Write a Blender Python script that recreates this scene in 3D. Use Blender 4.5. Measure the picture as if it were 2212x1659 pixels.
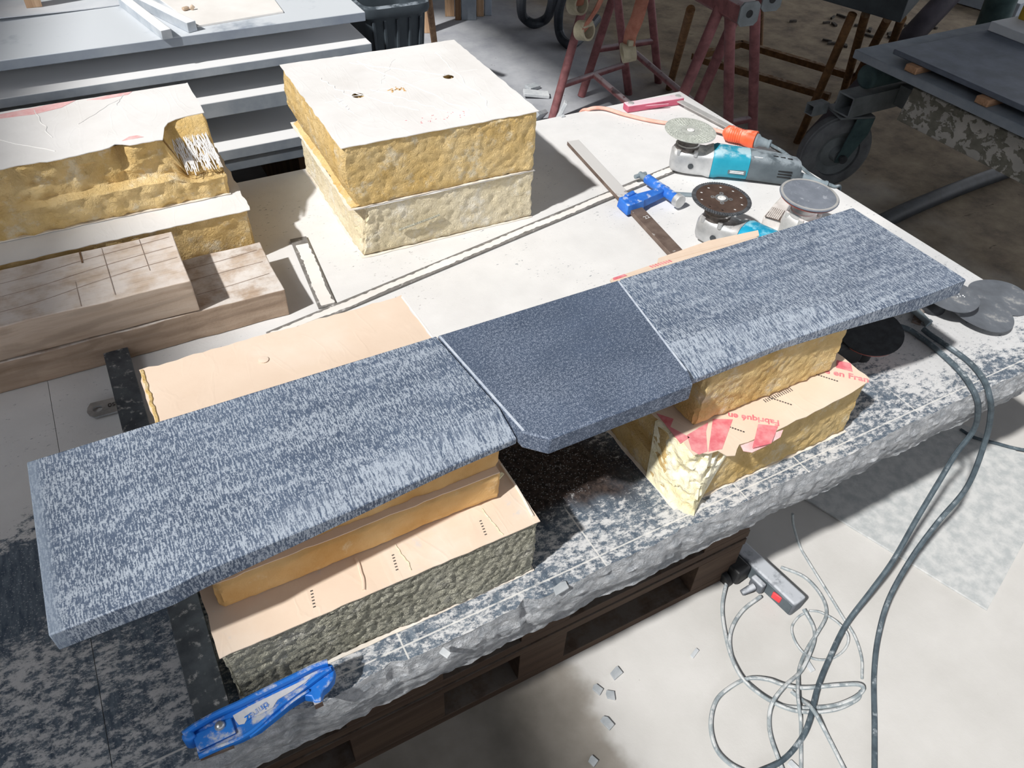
import bpy, bmesh, math, random
from mathutils import Vector, Matrix, noise

# ------------------------------------------------------------------ scene, camera, light
for o in list(bpy.data.objects):
    bpy.data.objects.remove(o, do_unlink=True)
S = bpy.context.scene
COL = S.collection
R3 = [[0.8777799340764664, -0.4775701929937408, 0.03780341382250426],
      [-0.30427965958214603, -0.6167369142550135, -0.7259817266018322],
      [0.3700219940723628, 0.625749382228321, -0.6866741836880043]]      # camera right, down, forward
F_PX, CX, CY, CZ = 1674.87, 1106.0, 829.5, 1.5
cam = bpy.data.cameras.new('camera')
cam.sensor_width = 36.0
cam.lens = F_PX / 2212.0 * 36.0
cam.clip_start = 0.02
cam_o = bpy.data.objects.new('camera', cam)
COL.objects.link(cam_o)
cam_o.matrix_world = Matrix(((R3[0][0], -R3[1][0], -R3[2][0], 0.0),
                             (R3[0][1], -R3[1][1], -R3[2][1], 0.0),
                             (R3[0][2], -R3[1][2], -R3[2][2], CZ),
                             (0, 0, 0, 1)))
S.camera = cam_o

world = bpy.data.worlds.new('world')
S.world = world
world.use_nodes = True
wb = world.node_tree.nodes['Background']
wb.inputs[0].default_value = (0.93, 0.95, 1.0, 1)
wb.inputs[1].default_value = 1.95

SUN_DIR = Vector((0.875, 0.24, -1.0))
sun = bpy.data.lights.new('sun', 'SUN')
sun.energy = 4.6
sun.angle = math.radians(1.9)
sun.color = (1.0, 0.98, 0.95)
sun_o = bpy.data.objects.new('sun', sun)
COL.objects.link(sun_o)
sun_o.rotation_euler = SUN_DIR.to_track_quat('-Z', 'Y').to_euler()
sun_o.location = (-4, -1, 8)

vs = S.view_settings
vs.view_transform = 'Standard'
vs.look = 'None'
vs.exposure = 0.0
vs.gamma = 1.0
vs.use_curve_mapping = False

ZB, ZS, ST = 0.534, 0.8, 0.0294      # bench top, slab top, slab thickness
rnd = random.Random(7)


def at(u, v, z):
    """point of the horizontal plane z seen at picture position u, v"""
    a, b = (u - CX) / F_PX, (v - CY) / F_PX
    d = [R3[0][i] * a + R3[1][i] * b + R3[2][i] for i in range(3)]
    t = (z - CZ) / d[2]
    return Vector((d[0] * t, d[1] * t, z))


# ------------------------------------------------------------------ helpers
WM = {}


def thing(name, label, cat, loc=(0, 0, 0), rotz=0.0, group=None):
    o = bpy.data.objects.new(name, None)
    COL.objects.link(o)
    o.empty_display_size = 0.05
    o.location = loc
    o.rotation_euler = (0, 0, rotz)
    o['label'] = label
    o['category'] = cat
    o['kind'] = 'thing'
    if group:
        o['group'] = group
    WM[o.name] = Matrix.Translation(Vector(loc)) @ Matrix.Rotation(rotz, 4, 'Z')
    return o


def tag(o, label, cat, group=None):
    o['label'] = label
    o['category'] = cat
    o['kind'] = 'thing'
    if group:
        o['group'] = group
    return o


def finish(me, name, mat, parent=None, local=False, bevel=0.0, smooth=35, seg=2, origin=None):
    """link mesh data as one object; world coordinates unless local"""
    if parent is not None and not local:
        me.transform(WM[parent.name].inverted())
    o = bpy.data.objects.new(name, me)
    COL.objects.link(o)
    if parent is not None:
        o.parent = parent
        WM[o.name] = WM[parent.name].copy()
    else:
        if origin is None and len(me.vertices):
            xs = [v.co for v in me.vertices]
            origin = Vector((sum(c.x for c in xs) / len(xs), sum(c.y for c in xs) / len(xs), min(c.z for c in xs)))
        if origin is not None:
            me.transform(Matrix.Translation(-Vector(origin)))
            o.location = origin
        WM[o.name] = Matrix.Translation(Vector(o.location))
    if mat is not None:
        me.materials.append(mat)
    if smooth:
        me.shade_smooth()
        me.set_sharp_from_angle(angle=math.radians(smooth))
    if bevel > 0:
        m = o.modifiers.new('bevel', 'BEVEL')
        m.width = bevel
        m.segments = seg
        m.limit_method = 'ANGLE'
        m.angle_limit = math.radians(40)
        m.harden_normals = False
    return o


class MB:
    def __init__(self):
        self.v = []
        self.f = []

    def add(self, vs_, fs_):
        n = len(self.v)
        self.v += [tuple(p) for p in vs_]
        self.f += [tuple(i + n for i in f) for f in fs_]
        return self

    def box(self, x0, x1, y0, y1, z0, z1):
        return self.add([(x0, y0, z0), (x1, y0, z0), (x1, y1, z0), (x0, y1, z0),
                         (x0, y0, z1), (x1, y0, z1), (x1, y1, z1), (x0, y1, z1)],
                        [(3, 2, 1, 0), (4, 5, 6, 7), (0, 1, 5, 4), (1, 2, 6, 5), (2, 3, 7, 6), (3, 0, 4, 7)])

    def obox(self, c, size, rot=None):
        rot = rot or Matrix.Identity(3)
        hx, hy, hz = size[0] / 2, size[1] / 2, size[2] / 2
        pts = [Vector(c) + rot @ Vector(p) for p in
               [(-hx, -hy, -hz), (hx, -hy, -hz), (hx, hy, -hz), (-hx, hy, -hz),
                (-hx, -hy, hz), (hx, -hy, hz), (hx, hy, hz), (-hx, hy, hz)]]
        return self.add(pts, [(3, 2, 1, 0), (4, 5, 6, 7), (0, 1, 5, 4), (1, 2, 6, 5), (2, 3, 7, 6), (3, 0, 4, 7)])

    def hexa(self, bottom, top):
        """two rings of points, bottom and top, counter-clockwise from above"""
        n = len(bottom)
        fs = [tuple(range(n - 1, -1, -1)), tuple(range(n, 2 * n))]
        for i in range(n):
            j = (i + 1) % n
            fs.append((i, j, n + j, n + i))
        return self.add(list(bottom) + list(top), fs)

    def prism(self, poly, z0, z1):
        return self.hexa([(p[0], p[1], z0) for p in poly], [(p[0], p[1], z1) for p in poly])

    def cyl(self, p0, p1, r0, r1=None, n=16, cap=True):
        r1 = r0 if r1 is None else r1
        p0, p1 = Vector(p0), Vector(p1)
        ax = (p1 - p0).normalized()
        a = ax.orthogonal().normalized()
        b = ax.cross(a)
        vs_ = []
        for p, r in ((p0, r0), (p1, r1)):
            for i in range(n):
                t = 2 * math.pi * i / n
                vs_.append(p + (a * math.cos(t) + b * math.sin(t)) * r)
        fs = [(i, (i + 1) % n, n + (i + 1) % n, n + i) for i in range(n)]
        if cap:
            fs += [tuple(range(n - 1, -1, -1)), tuple(range(n, 2 * n))]
        return self.add(vs_, fs)

    def lathe(self, prof, n=32, M=None, closed=True):
        """profile of (radius, height) about local z, placed by matrix M"""
        M = M or Matrix.Identity(4)
        vs_ = []
        for r, z in prof:
            for i in range(n):
                t = 2 * math.pi * i / n
                vs_.append(M @ Vector((r * math.cos(t), r * math.sin(t), z)))
        fs = []
        for k in range(len(prof) - 1):
            for i in range(n):
                j = (i + 1) % n
                fs.append((k * n + i, k * n + j, (k + 1) * n + j, (k + 1) * n + i))
        if closed:
            fs.append(tuple(range(n - 1, -1, -1)))
            m = (len(prof) - 1) * n
            fs.append(tuple(range(m, m + n)))
        return self.add(vs_, fs)

    def tube(self, pts, r, n=8, sub=6, closed=False, flat=None):
        pts = [Vector(p) for p in pts]
        if sub > 1 and len(pts) > 2:
            q = []
            N = len(pts)
            for i in range(N - 1 if not closed else N):
                p0 = pts[i - 1] if (i > 0 or closed) else pts[0] * 2 - pts[1]
                p1 = pts[i]
                p2 = pts[(i + 1) % N]
                p3 = pts[(i + 2) % N] if (i + 2 < N or closed) else p2 * 2 - p1
                for s in range(sub):
                    t = s / sub
                    q.append(0.5 * ((2 * p1) + (p2 - p0) * t + (2 * p0 - 5 * p1 + 4 * p2 - p3) * t * t
                                    + (3 * p1 - p0 - 3 * p2 + p3) * t ** 3))
            if not closed:
                q.append(pts[-1])
            pts = q
        N = len(pts)
        vs_ = []
        a = None
        for i, p in enumerate(pts):
            tan = (pts[min(i + 1, N - 1)] - pts[max(i - 1, 0)])
            if tan.length < 1e-9:
                tan = Vector((1, 0, 0))
            tan.normalize()
            if a is None:
                a = tan.cross(Vector((0, 0, 1)))
                if a.length < 1e-3:
                    a = tan.orthogonal()
            a = (a - tan * a.dot(tan)).normalized()
            b = tan.cross(a)
            ra, rb = (r, r) if flat is None else flat
            for k in range(n):
                t = 2 * math.pi * k / n
                vs_.append(p + a * math.cos(t) * ra + b * math.sin(t) * rb)
        fs = []
        for i in range(N - 1):
            for k in range(n):
                l = (k + 1) % n
                fs.append((i * n + k, i * n + l, (i + 1) * n + l, (i + 1) * n + k))
        fs.append(tuple(range(n - 1, -1, -1)))
        fs.append(tuple(range((N - 1) * n, N * n)))
        return self.add(vs_, fs)

    def mesh(self, name):
        me = bpy.data.meshes.new(name)
        me.from_pydata(self.v, [], self.f)
        bm = bmesh.new()
        bm.from_mesh(me)
        bmesh.ops.recalc_face_normals(bm, faces=bm.faces)
        bm.to_mesh(me)
        bm.free()
        return me

    def build(self, name, mat, parent=None, **k):
        return finish(self.mesh(name), name, mat, parent, **k)


def box_part(name, mat, parent, x0, x1, y0, y1, z0, z1, bevel=0.002, **k):
    return MB().box(x0, x1, y0, y1, z0, z1).build(name, mat, parent, bevel=bevel, **k)


def curve_mesh(name, polys, z, thick, bevel=0.0):
    """flat sheet with holes from 2-D outlines, thickness centred on z"""
    cu = bpy.data.curves.new(name, 'CURVE')
    cu.dimensions = '2D'
    cu.fill_mode = 'BOTH'
    cu.extrude = thick / 2
    for poly in polys:
        sp = cu.splines.new('POLY')
        sp.points.add(len(poly) - 1)
        for p, q in zip(sp.points, poly):
            p.co = (q[0], q[1], 0, 1)
        sp.use_cyclic_u = True
    ob = bpy.data.objects.new(name, cu)
    COL.objects.link(ob)
    dg = bpy.context.evaluated_depsgraph_get()
    me = bpy.data.meshes.new_from_object(ob.evaluated_get(dg))
    bpy.data.objects.remove(ob)
    bpy.data.curves.remove(cu)
    me.materials.clear()
    me.transform(Matrix.Translation((0, 0, z)))
    return me


def text_mesh(body, size, thick=0.0006, bold=False, spacing=1.0):
    cu = bpy.data.curves.new('text', 'FONT')
    cu.body = body
    cu.size = size
    cu.extrude = thick / 2
    cu.space_character = spacing
    if bold:
        cu.offset = size * 0.02
    cu.align_x = 'CENTER'
    cu.align_y = 'CENTER'
    ob = bpy.data.objects.new('text', cu)
    COL.objects.link(ob)
    dg = bpy.context.evaluated_depsgraph_get()
    me = bpy.data.meshes.new_from_object(ob.evaluated_get(dg))
    bpy.data.objects.remove(ob)
    bpy.data.curves.remove(cu)
    me.materials.clear()
    return me


def circle(cx, cy, r, n=32, ph=0.0):
    return [(cx + r * math.cos(ph + 2 * math.pi * i / n), cy + r * math.sin(ph + 2 * math.pi * i / n)) for i in range(n)]


def rag_rect(x0, x1, y0, y1, amp=0.002, step=0.012, seed=0):
    """closed outline of a sheet with slightly torn edges"""
    pts = []
    cs = [(x0, y0), (x1, y0), (x1, y1), (x0, y1)]
    for i in range(4):
        a, b = Vector(cs[i]), Vector(cs[(i + 1) % 4])
        n = max(2, int((b - a).length / step))
        nrm = Vector(((b - a).y, -(b - a).x)).normalized()
        for k in range(n):
            p = a.lerp(b, k / n)
            d = amp * (noise.noise(Vector((p.x * 37 + seed * 9.1, p.y * 37, seed))) + 0.6 * noise.noise(Vector((p.x * 150, p.y * 150 + seed, 3))))
            pts.append((p.x + nrm.x * d, p.y + nrm.y * d))
    return pts


# ------------------------------------------------------------------ materials
def hexc(h):
    h = h.lstrip('#')
    o = []
    for i in (0, 2, 4):
        c = int(h[i:i + 2], 16) / 255
        o.append(c / 12.92 if c <= 0.04045 else ((c + 0.055) / 1.055) ** 2.4)
    return (*o, 1.0)


class NT:
    def __init__(self, name):
        self.m = bpy.data.materials.new(name)
        self.m.use_nodes = True
        self.t = self.m.node_tree
        self.b = self.t.nodes['Principled BSDF']
        self.co = None

    def n(self, typ, **k):
        nd = self.t.nodes.new(typ)
        for a, b in k.items():
            setattr(nd, a, b)
        return nd

    def link(self, a, b):
        self.t.links.new(a, b)

    def coord(self, kind='Object', scale=(1, 1, 1), rot=(0, 0, 0), loc=(0, 0, 0)):
        if kind == 'World':
            src = self.n('ShaderNodeNewGeometry').outputs['Position']
        else:
            src = self.n('ShaderNodeTexCoord').outputs[kind]
        mp = self.n('ShaderNodeMapping')
        mp.inputs['Scale'].default_value = scale
        mp.inputs['Rotation'].default_value = rot
        mp.inputs['Location'].default_value = loc
        self.link(src, mp.inputs['Vector'])
        return mp.outputs['Vector']

    def noise(self, vec, scale=10, detail=4, rough=0.55, dist=0.0):
        nd = self.n('ShaderNodeTexNoise')
        nd.inputs['Scale'].default_value = scale
        nd.inputs['Detail'].default_value = detail
        nd.inputs['Roughness'].default_value = rough
        nd.inputs['Distortion'].default_value = dist
        self.link(vec, nd.inputs['Vector'])
        return nd.outputs['Fac']

    def voronoi(self, vec, scale=10, feature='F1'):
        nd = self.n('ShaderNodeTexVoronoi', feature=feature)
        nd.inputs['Scale'].default_value = scale
        self.link(vec, nd.inputs['Vector'])
        return nd.outputs['Distance']

    def ramp(self, fac, stops, interp='LINEAR'):
        nd = self.n('ShaderNodeValToRGB')
        nd.color_ramp.interpolation = interp
        el = nd.color_ramp.elements
        while len(el) < len(stops):
            el.new(0.5)
        for e, (p, c) in zip(el, stops):
            e.position = p
            e.color = c if not isinstance(c, (int, float)) else (c, c, c, 1)
        self.link(fac, nd.inputs['Fac'])
        return nd.outputs['Color']

    def math(self, op, a, b=0.5, c=None, clamp=False):
        nd = self.n('ShaderNodeMath', operation=op)
        nd.use_clamp = clamp
        for i, s in enumerate((a, b, c)):
            if s is None:
                continue
            if isinstance(s, (int, float)):
                nd.inputs[i].default_value = s
            else:
                self.link(s, nd.inputs[i])
        return nd.outputs[0]

    def step(self, x, lo, hi):
        nd = self.n('ShaderNodeMapRange', interpolation_type='SMOOTHSTEP')
        nd.inputs['From Min'].default_value = lo
        nd.inputs['From Max'].default_value = hi
        self.link(x, nd.inputs['Value'])
        return nd.outputs['Result']

    def mix(self, fac, a, b, blend='MIX'):
        nd = self.n('ShaderNodeMix', data_type='RGBA', blend_type=blend)
        for sock, s in ((nd.inputs['Factor'], fac), (nd.inputs[6], a), (nd.inputs[7], b)):
            if isinstance(s, (int, float)):
                sock.default_value = s
            elif isinstance(s, tuple):
                sock.default_value = s
            else:
                self.link(s, sock)
        return nd.outputs[2]

    def sep(self, vec):
        nd = self.n('ShaderNodeSeparateXYZ')
        self.link(vec, nd.inputs[0])
        return nd.outputs

    def up(self):
        g = self.n('ShaderNodeNewGeometry')
        return self.sep(g.outputs['Normal'])[2]

    def color(self, s):
        if isinstance(s, tuple):
            self.b.inputs['Base Color'].default_value = s
        else:
            self.link(s, self.b.inputs['Base Color'])

    def bump(self, h, strength=0.5, dist=0.002):
        nd = self.n('ShaderNodeBump')
        nd.inputs['Strength'].default_value = strength
        nd.inputs['Distance'].default_value = dist
        self.link(h, nd.inputs['Height'])
        prev = self.b.inputs['Normal'].links
        if prev:
            self.link(prev[0].from_socket, nd.inputs['Normal'])
        self.link(nd.outputs['Normal'], self.b.inputs['Normal'])

    def set(self, rough=0.7, metal=0.0, spec=0.4):
        self.b.inputs['Roughness'].default_value = rough
        self.b.inputs['Metallic'].default_value = metal
        self.b.inputs['Specular IOR Level'].default_value = spec
        return self.m


def mottled(name, c0, c1, scale=20, rough=0.7, metal=0.0, stretch=(1, 1, 1), lo=0.35, hi=0.65, bump=0.2,
            bdist=0.001, dust=None, dust_amt=0.5, dust_scale=60, spec=0.35, detail=5):
    t = NT(name)
    v = t.coord('Object', stretch)
    f = t.noise(v, scale, detail, 0.6)
    col = t.ramp(f, [(lo, hexc(c0)), (hi, hexc(c1))])
    if dust:
        v2 = t.coord('Object')
        d = t.noise(v2, dust_scale, 5, 0.65)
        u = t.step(t.up(), 0.25, 0.9)
        fac = t.math('MULTIPLY', u, t.step(d, 0.62 - dust_amt * 0.4, 0.78 - dust_amt * 0.4))
        col = t.mix(fac, col, hexc(dust))
    t.color(col)
    if bump:
        t.bump(f, bump, bdist)
    return t.set(rough, metal, spec)


MAT = {}

# brushed slate of the three worked slabs
def slate(name, speckle=False):
    t = NT(name)
    w = t.coord('World')
    base = t.ramp(t.noise(w, 9, 3), [(0.3, hexc('#465367')), (0.7, hexc('#566479'))])
    if speckle:
        f1 = t.noise(w, 620, 2, 0.5)
        f2 = t.noise(w, 240, 3, 0.6)
        big = t.noise(w, 7, 3)
        m = t.math('ADD', t.math('MULTIPLY', f1, 0.62), t.math('MULTIPLY', f2, 0.38))
        m = t.math('ADD', m, t.math('MULTIPLY', t.math('SUBTRACT', big, 0.5), 0.16))
        mask = t.step(m, 0.47, 0.64)
        base = t.ramp(t.noise(w, 9, 3), [(0.3, hexc('#3d495c')), (0.7, hexc('#4c596e'))])
        col = t.mix(t.math('MULTIPLY', mask, 0.5), base, hexc('#b4bece'))
        t.color(col)
        t.bump(m, 0.10, 0.0004)
        return t.set(0.62, 0, 0.4)
    s1 = t.noise(t.coord('World', (520, 72, 110), (0, 0, math.radians(-7))), 1.0, 3, 0.6)
    s2 = t.noise(t.coord('World', (780, 190, 200), (0, 0, math.radians(5))), 1.0, 3, 0.6)
    s3 = t.noise(w, 480, 2, 0.6)
    big = t.noise(t.coord('World', (10, 26, 10)), 1.0, 4, 0.6)
    band = t.noise(t.coord('World', (5, 95, 5)), 1.0, 2, 0.5)
    m = t.math('ADD', t.math('MULTIPLY', s1, 0.42), t.math('ADD', t.math('MULTIPLY', s2, 0.33), t.math('MULTIPLY', s3, 0.25)))
    m = t.math('ADD', m, t.math('MULTIPLY', t.math('SUBTRACT', big, 0.5), 0.10))
    m = t.math('ADD', m, t.math('MULTIPLY', t.math('SUBTRACT', band, 0.5), 0.12))
    mask = t.step(m, 0.465, 0.56)
    g = t.n('ShaderNodeNewGeometry')
    nz_ = t.sep(g.outputs['Normal'])
    facet = t.math('MULTIPLY', t.step(nz_[2], 0.75, 0.85), t.step(nz_[1], -0.12, -0.2))     # chamfered front band, brushed lengthwise deeper
    st = t.noise(t.coord('World', (430, 30, 60)), 1.0, 3, 0.6)
    mask = t.math('ADD', mask, t.math('MULTIPLY', facet, t.math('MULTIPLY', t.math('SUBTRACT', st, 0.42), 2.6)), clamp=True)
    col = t.mix(t.math('MULTIPLY', mask, 0.78), base, hexc('#b6bfca'))
    x, y, z = t.sep(w)
    rimm = t.step(t.math('ADD', x, t.math('MULTIPLY', t.noise(w, 60, 3), 0.012)), -0.164, -0.178)
    col = t.mix(t.math('MULTIPLY', rimm, 0.7), col, hexc('#8996a6'))
    t.color(col)
    t.bump(m, 0.6, 0.0012)
    return t.set(0.6, 0, 0.4)

MAT['slate'] = slate('brushed_slate')
MAT['slate_fine'] = slate('fine_slate', True)


def bench_stone():
    t = NT('dusty_bench_stone')
    w = t.coord('World')
    x, y, z = t.sep(w)
    warp = t.noise(w, 6, 4)
    wy = t.math('ADD', y, t.math('MULTIPLY', t.math('SUBTRACT', warp, 0.5), 0.22))
    wx = t.math('ADD', x, t.math('MULTIPLY', t.math('SUBTRACT', warp, 0.5), 0.22))
    back = t.step(wy, 0.86, 1.02)
    left = t.step(wx, -0.02, -0.14)
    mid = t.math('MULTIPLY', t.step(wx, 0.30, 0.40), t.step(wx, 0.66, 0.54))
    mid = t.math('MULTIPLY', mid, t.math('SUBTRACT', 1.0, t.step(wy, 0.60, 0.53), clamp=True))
    rgt = t.math('MULTIPLY', t.step(wx, 1.12, 1.30), t.step(wy, 0.50, 0.60))
    # dust cover: more towards the back, patchy in front
    p1 = t.noise(t.coord('World', (1, 1.6, 1), (0, 0, 0.5)), 58, 9, 0.76)
    p2 = t.noise(w, 9, 5, 0.6)
    p = t.math('ADD', t.math('MULTIPLY', p1, 0.74), t.math('MULTIPLY', p2, 0.26))
    p = t.math('ADD', p, t.math('MULTIPLY', back, 0.30))
    p = t.math('ADD', p, t.math('MULTIPLY', rgt, 0.10))
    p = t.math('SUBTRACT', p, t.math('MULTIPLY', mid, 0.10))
    leftdark = t.math('MULTIPLY', left, t.math('SUBTRACT', 1.0, t.step(wy, 0.90, 1.02), clamp=True))
    leftdark = t.math('MULTIPLY', leftdark, t.step(wy, 0.66, 0.76))
    p = t.math('SUBTRACT', p, t.math('MULTIPLY', leftdark, 0.12))
    cover = t.math('MULTIPLY', t.step(p, 0.46, 0.57), t.math('ADD', 0.74, t.math('MULTIPLY', back, 0.22)))
    # dark flecks poking through the thick dust at the back
    fl = t.noise(t.coord('World', (1, 2.2, 1), (0, 0, -0.4)), 95, 4, 0.7)
    fleck = t.math('MULTIPLY', t.step(fl, 0.63, 0.67), t.step(t.noise(w, 8, 3), 0.46, 0.60))
    cover = t.math('SUBTRACT', cover, t.math('MULTIPLY', fleck, 0.75), clamp=True)
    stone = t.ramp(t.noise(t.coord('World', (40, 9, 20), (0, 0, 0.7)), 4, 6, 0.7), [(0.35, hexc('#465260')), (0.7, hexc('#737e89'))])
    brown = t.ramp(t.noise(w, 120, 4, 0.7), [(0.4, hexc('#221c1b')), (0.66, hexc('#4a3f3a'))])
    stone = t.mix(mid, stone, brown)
    dots = t.math('MULTIPLY', t.step(t.voronoi(w, 260), 0.30, 0.16), t.step(t.noise(w, 11, 3), 0.36, 0.5))
    stone = t.mix(t.math('MULTIPLY', dots, 0.5), stone, hexc('#b9bcc0'))
    dust = t.ramp(t.noise(w, 14, 5), [(0.3, hexc('#dad9d8')), (0.7, hexc('#e3e2e1'))])
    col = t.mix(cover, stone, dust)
    # scored lines
    def line(coord, pos, half):
        return t.step(t.math('ABSOLUTE', t.math('SUBTRACT', coord, pos)), half * 1.6, half * 0.5)
    topf = t.step(t.up(), 0.8, 0.95)
    ln = line(y, 0.4985, 0.0012)
    for k in (0.148, 0.46, 0.73, 0.86, 1.14):
        seg = t.step(t.math('ABSOLUTE', t.math('SUBTRACT', y, 0.52 + 0.03 * math.sin(k * 20))), 0.075, 0.06)
        ln = t.math('MAXIMUM', ln, t.math('MULTIPLY', line(x, k, 0.0011), seg))
    ln = t.math('MULTIPLY', ln, t.math('MULTIPLY', topf, t.step(t.noise(w, 30, 3), 0.3, 0.45)))
    col = t.mix(t.math('MULTIPLY', ln, 0.8), col, hexc('#d8d6d2'))
    # broken front and side faces: grey stone with dust in the roughness
    rock = t.ramp(t.noise(w, 55, 6, 0.7), [(0.36, hexc('#a6abb1')), (0.6, hexc('#d2d4d7'))])
    col = t.mix(topf, rock, col)
    t.color(col)
    t.bump(t.noise(w, 180, 5, 0.7), 0.25, 0.0012)
    t.bump(t.math('MULTIPLY', t.noise(t.coord('World', (1, 1, 1.6)), 60, 6, 0.7, 0.8), t.math('SUBTRACT', 1.0, topf)), 1.0, 0.009)
    t.bump(t.math('MULTIPLY', t.noise(t.coord('World', (1, 1, 1.4)), 150, 5, 0.65, 0.6), t.math('SUBTRACT', 1.0, topf)), 0.8, 0.003)
    return t.set(0.85, 0, 0.25)

MAT['bench'] = bench_stone()


def foam_mat(name, c0, c1, dusty='#d9d2c2', amt=0.3, bscale=90, bstr=0.7, bdist=0.003):
    t = NT(name)
    o = t.coord('Object')
    f = t.noise(o, 11, 5, 0.6)
    col = t.ramp(f, [(0.32, hexc(c0)), (0.68, hexc(c1))])
    d = t.noise(o, 26, 6, 0.7)
    col = t.mix(t.math('MULTIPLY', t.step(d, 0.66 - amt * 0.4, 0.80 - amt * 0.3), 0.75), col, hexc(dusty))
    t.color(col)
    b1 = t.noise(o, bscale, 4, 0.6, 0.8)
    t.bump(b1, bstr, bdist)
    t.bump(t.noise(o, bscale * 4, 3, 0.6), bstr * 0.4, bdist * 0.4)
    return t.set(0.9, 0, 0.15)

MAT['foam'] = foam_mat('foam_ochre', '#cbaa6b', '#dec593', '#ddd3bb', 0.35, 150, 0.9, 0.004)
MAT['foam_pale'] = foam_mat('foam_pale', '#d6c8a6', '#e3d8be', '#e6e1d4', 0.4, 150, 0.9, 0.004)
MAT['foam_deep'] = foam_mat('foam_amber', '#cd9f62', '#e0bd88', '#e2d0ac', 0.25, 90, 0.5)
MAT['foam_grey'] = foam_mat('foam_dusty_green', '#c4c1ac', '#d8d5c4', '#e0ddd2', 0.35, 200, 1.0, 0.014)
MAT['foam_torn'] = foam_mat('foam_torn', '#e9dcab', '#f6efd3', '#fbf7e8', 0.5, 45, 0.9, 0.006)


def paper_mat(name, c0, c1, c2, crease=0.5, blotch=0.0, blotch_col='#b9b3ac'):
    t = NT(name)
    o = t.coord('Object')
    col = t.ramp(t.noise(o, 7, 5, 0.6), [(0.3, hexc(c0)), (0.55, hexc(c1)), (0.8, hexc(c2))])
    if blotch:
        m = t.step(t.noise(o, 16, 8, 0.75), 0.58, 0.66)
        col = t.mix(t.math('MULTIPLY', m, blotch), col, hexc(blotch_col))
    t.color(col)
    v = t.noise(t.coord('Object', (1, 0.35, 1), (0, 0, 0.5)), 13, 3, 0.5, 1.2)
    ridge = t.math('SUBTRACT', 1.0, t.math('MULTIPLY', t.math('ABSOLUTE', t.math('SUBTRACT', v, 0.5)), 26), clamp=True)
    t.bump(ridge, crease, 0.0016)
    t.bump(t.noise(o, 240, 4), 0.15, 0.0006)
    return t.set(0.85, 0, 0.2)

MAT['paper_white'] = paper_mat('paper_dusted', '#dcd9d6', '#e4e2e0', '#ebe9e7', 0.12)
MAT['paper_kraft'] = paper_mat('paper_kraft', '#dcc5b0', '#e2cdb9', '#e8d7c7', 0.10)
MAT['paper_kraft_dusty'] = paper_mat('paper_kraft_dusty', '#d8c2ae', '#e0ccb8', '#e8dccf', 0.12, 0.7, '#cdc9c6')
MAT['paper_edge'] = mottled('paper_edge', '#d9cfc2', '#ece6dc', 40)
MAT['red_print'] = mottled('red_print', '#d56c76', '#e29a9c', 60, 0.85)
MAT['red_faint'] = mottled('red_faint', '#e0a5a5', '#e8c4c2', 60, 0.85)
MAT['black_print'] = mottled('black_print', '#3c3836', '#5c5652', 90, 0.85)


def wood_mat(name, c0, c1, c2, axis='x', scale=1.0, dust=None, bump=0.4):
    t = NT(name)
    st = {'x': (1.2, 16, 16), 'y': (16, 1.2, 16), 'z': (16, 16, 1.2)}[axis]
    st = tuple(s * scale for s in st)
    v = t.coord('Object', st)
    n1 = t.noise(v, 2.2, 6, 0.62, 0.6)
    fine = t.noise(t.coord('Object', tuple(s * 9 for s in st)), 1.5, 3, 0.6)
    col = t.ramp(n1, [(0.28, hexc(c0)), (0.5, hexc(c1)), (0.75, hexc(c2))])
    col = t.mix(t.math('MULTIPLY', t.step(fine, 0.5, 0.75), 0.35), col, hexc(c0))
    wv = t.n('ShaderNodeTexWave', wave_type='BANDS', bands_direction='Y' if axis == 'x' else 'X')
    wv.inputs['Scale'].default_value = 1.1
    wv.inputs['Distortion'].default_value = 5.0
    wv.inputs['Detail'].default_value = 2.0
    wv.inputs['Detail Scale'].default_value = 0.8
    t.link(v, wv.inputs['Vector'])
    crack = t.step(wv.outputs['Fac'], 0.06, 0.0)
    col = t.mix(t.math('MULTIPLY', crack, 0.22), col, hexc('#5b4a3c'))
    if dust:
        d = t.noise(t.coord('Object'), 18, 6, 0.65)
        fac = t.math('MULTIPLY', t.step(t.up(), 0.4, 0.9), t.step(d, 0.32, 0.62))
        col = t.mix(t.math('MULTIPLY', fac, 0.75), col, hexc(dust))
    t.color(col)
    t.bump(n1, bump, 0.002)
    t.bump(t.noise(t.coord('Object'), 160, 4), bump * 0.6, 0.0015)
    return t.set(0.85, 0, 0.2)

MAT['beam'] = wood_mat('beam_wood', '#ab9480', '#c8b5a3', '#d8c9ba', 'x', 1.0, '#e2dad4')
MAT['beam2'] = wood_mat('beam_wood_dusty', '#97826f', '#b5a08d', '#c8b6a4', 'x', 1.0, '#e6e2de', 0.7)
MAT['crack'] = mottled('drying_crack', '#97867a', '#ab998b', 40, 0.9)
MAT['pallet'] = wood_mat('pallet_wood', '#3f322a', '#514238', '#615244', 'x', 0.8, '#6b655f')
MAT['wood_small'] = wood_mat('spacer_wood', '#946f54', '#b18b6d', '#c39d7e', 'x', 3.0)
MAT['plank'] = wood_mat('plank_wood', '#5a4536', '#7a5f48', '#927659', 'z', 1.0)
MAT['plank_pale'] = wood_mat('plank_pale', '#9a7c62', '#b8987a', '#ccb093', 'z', 1.0)

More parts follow.
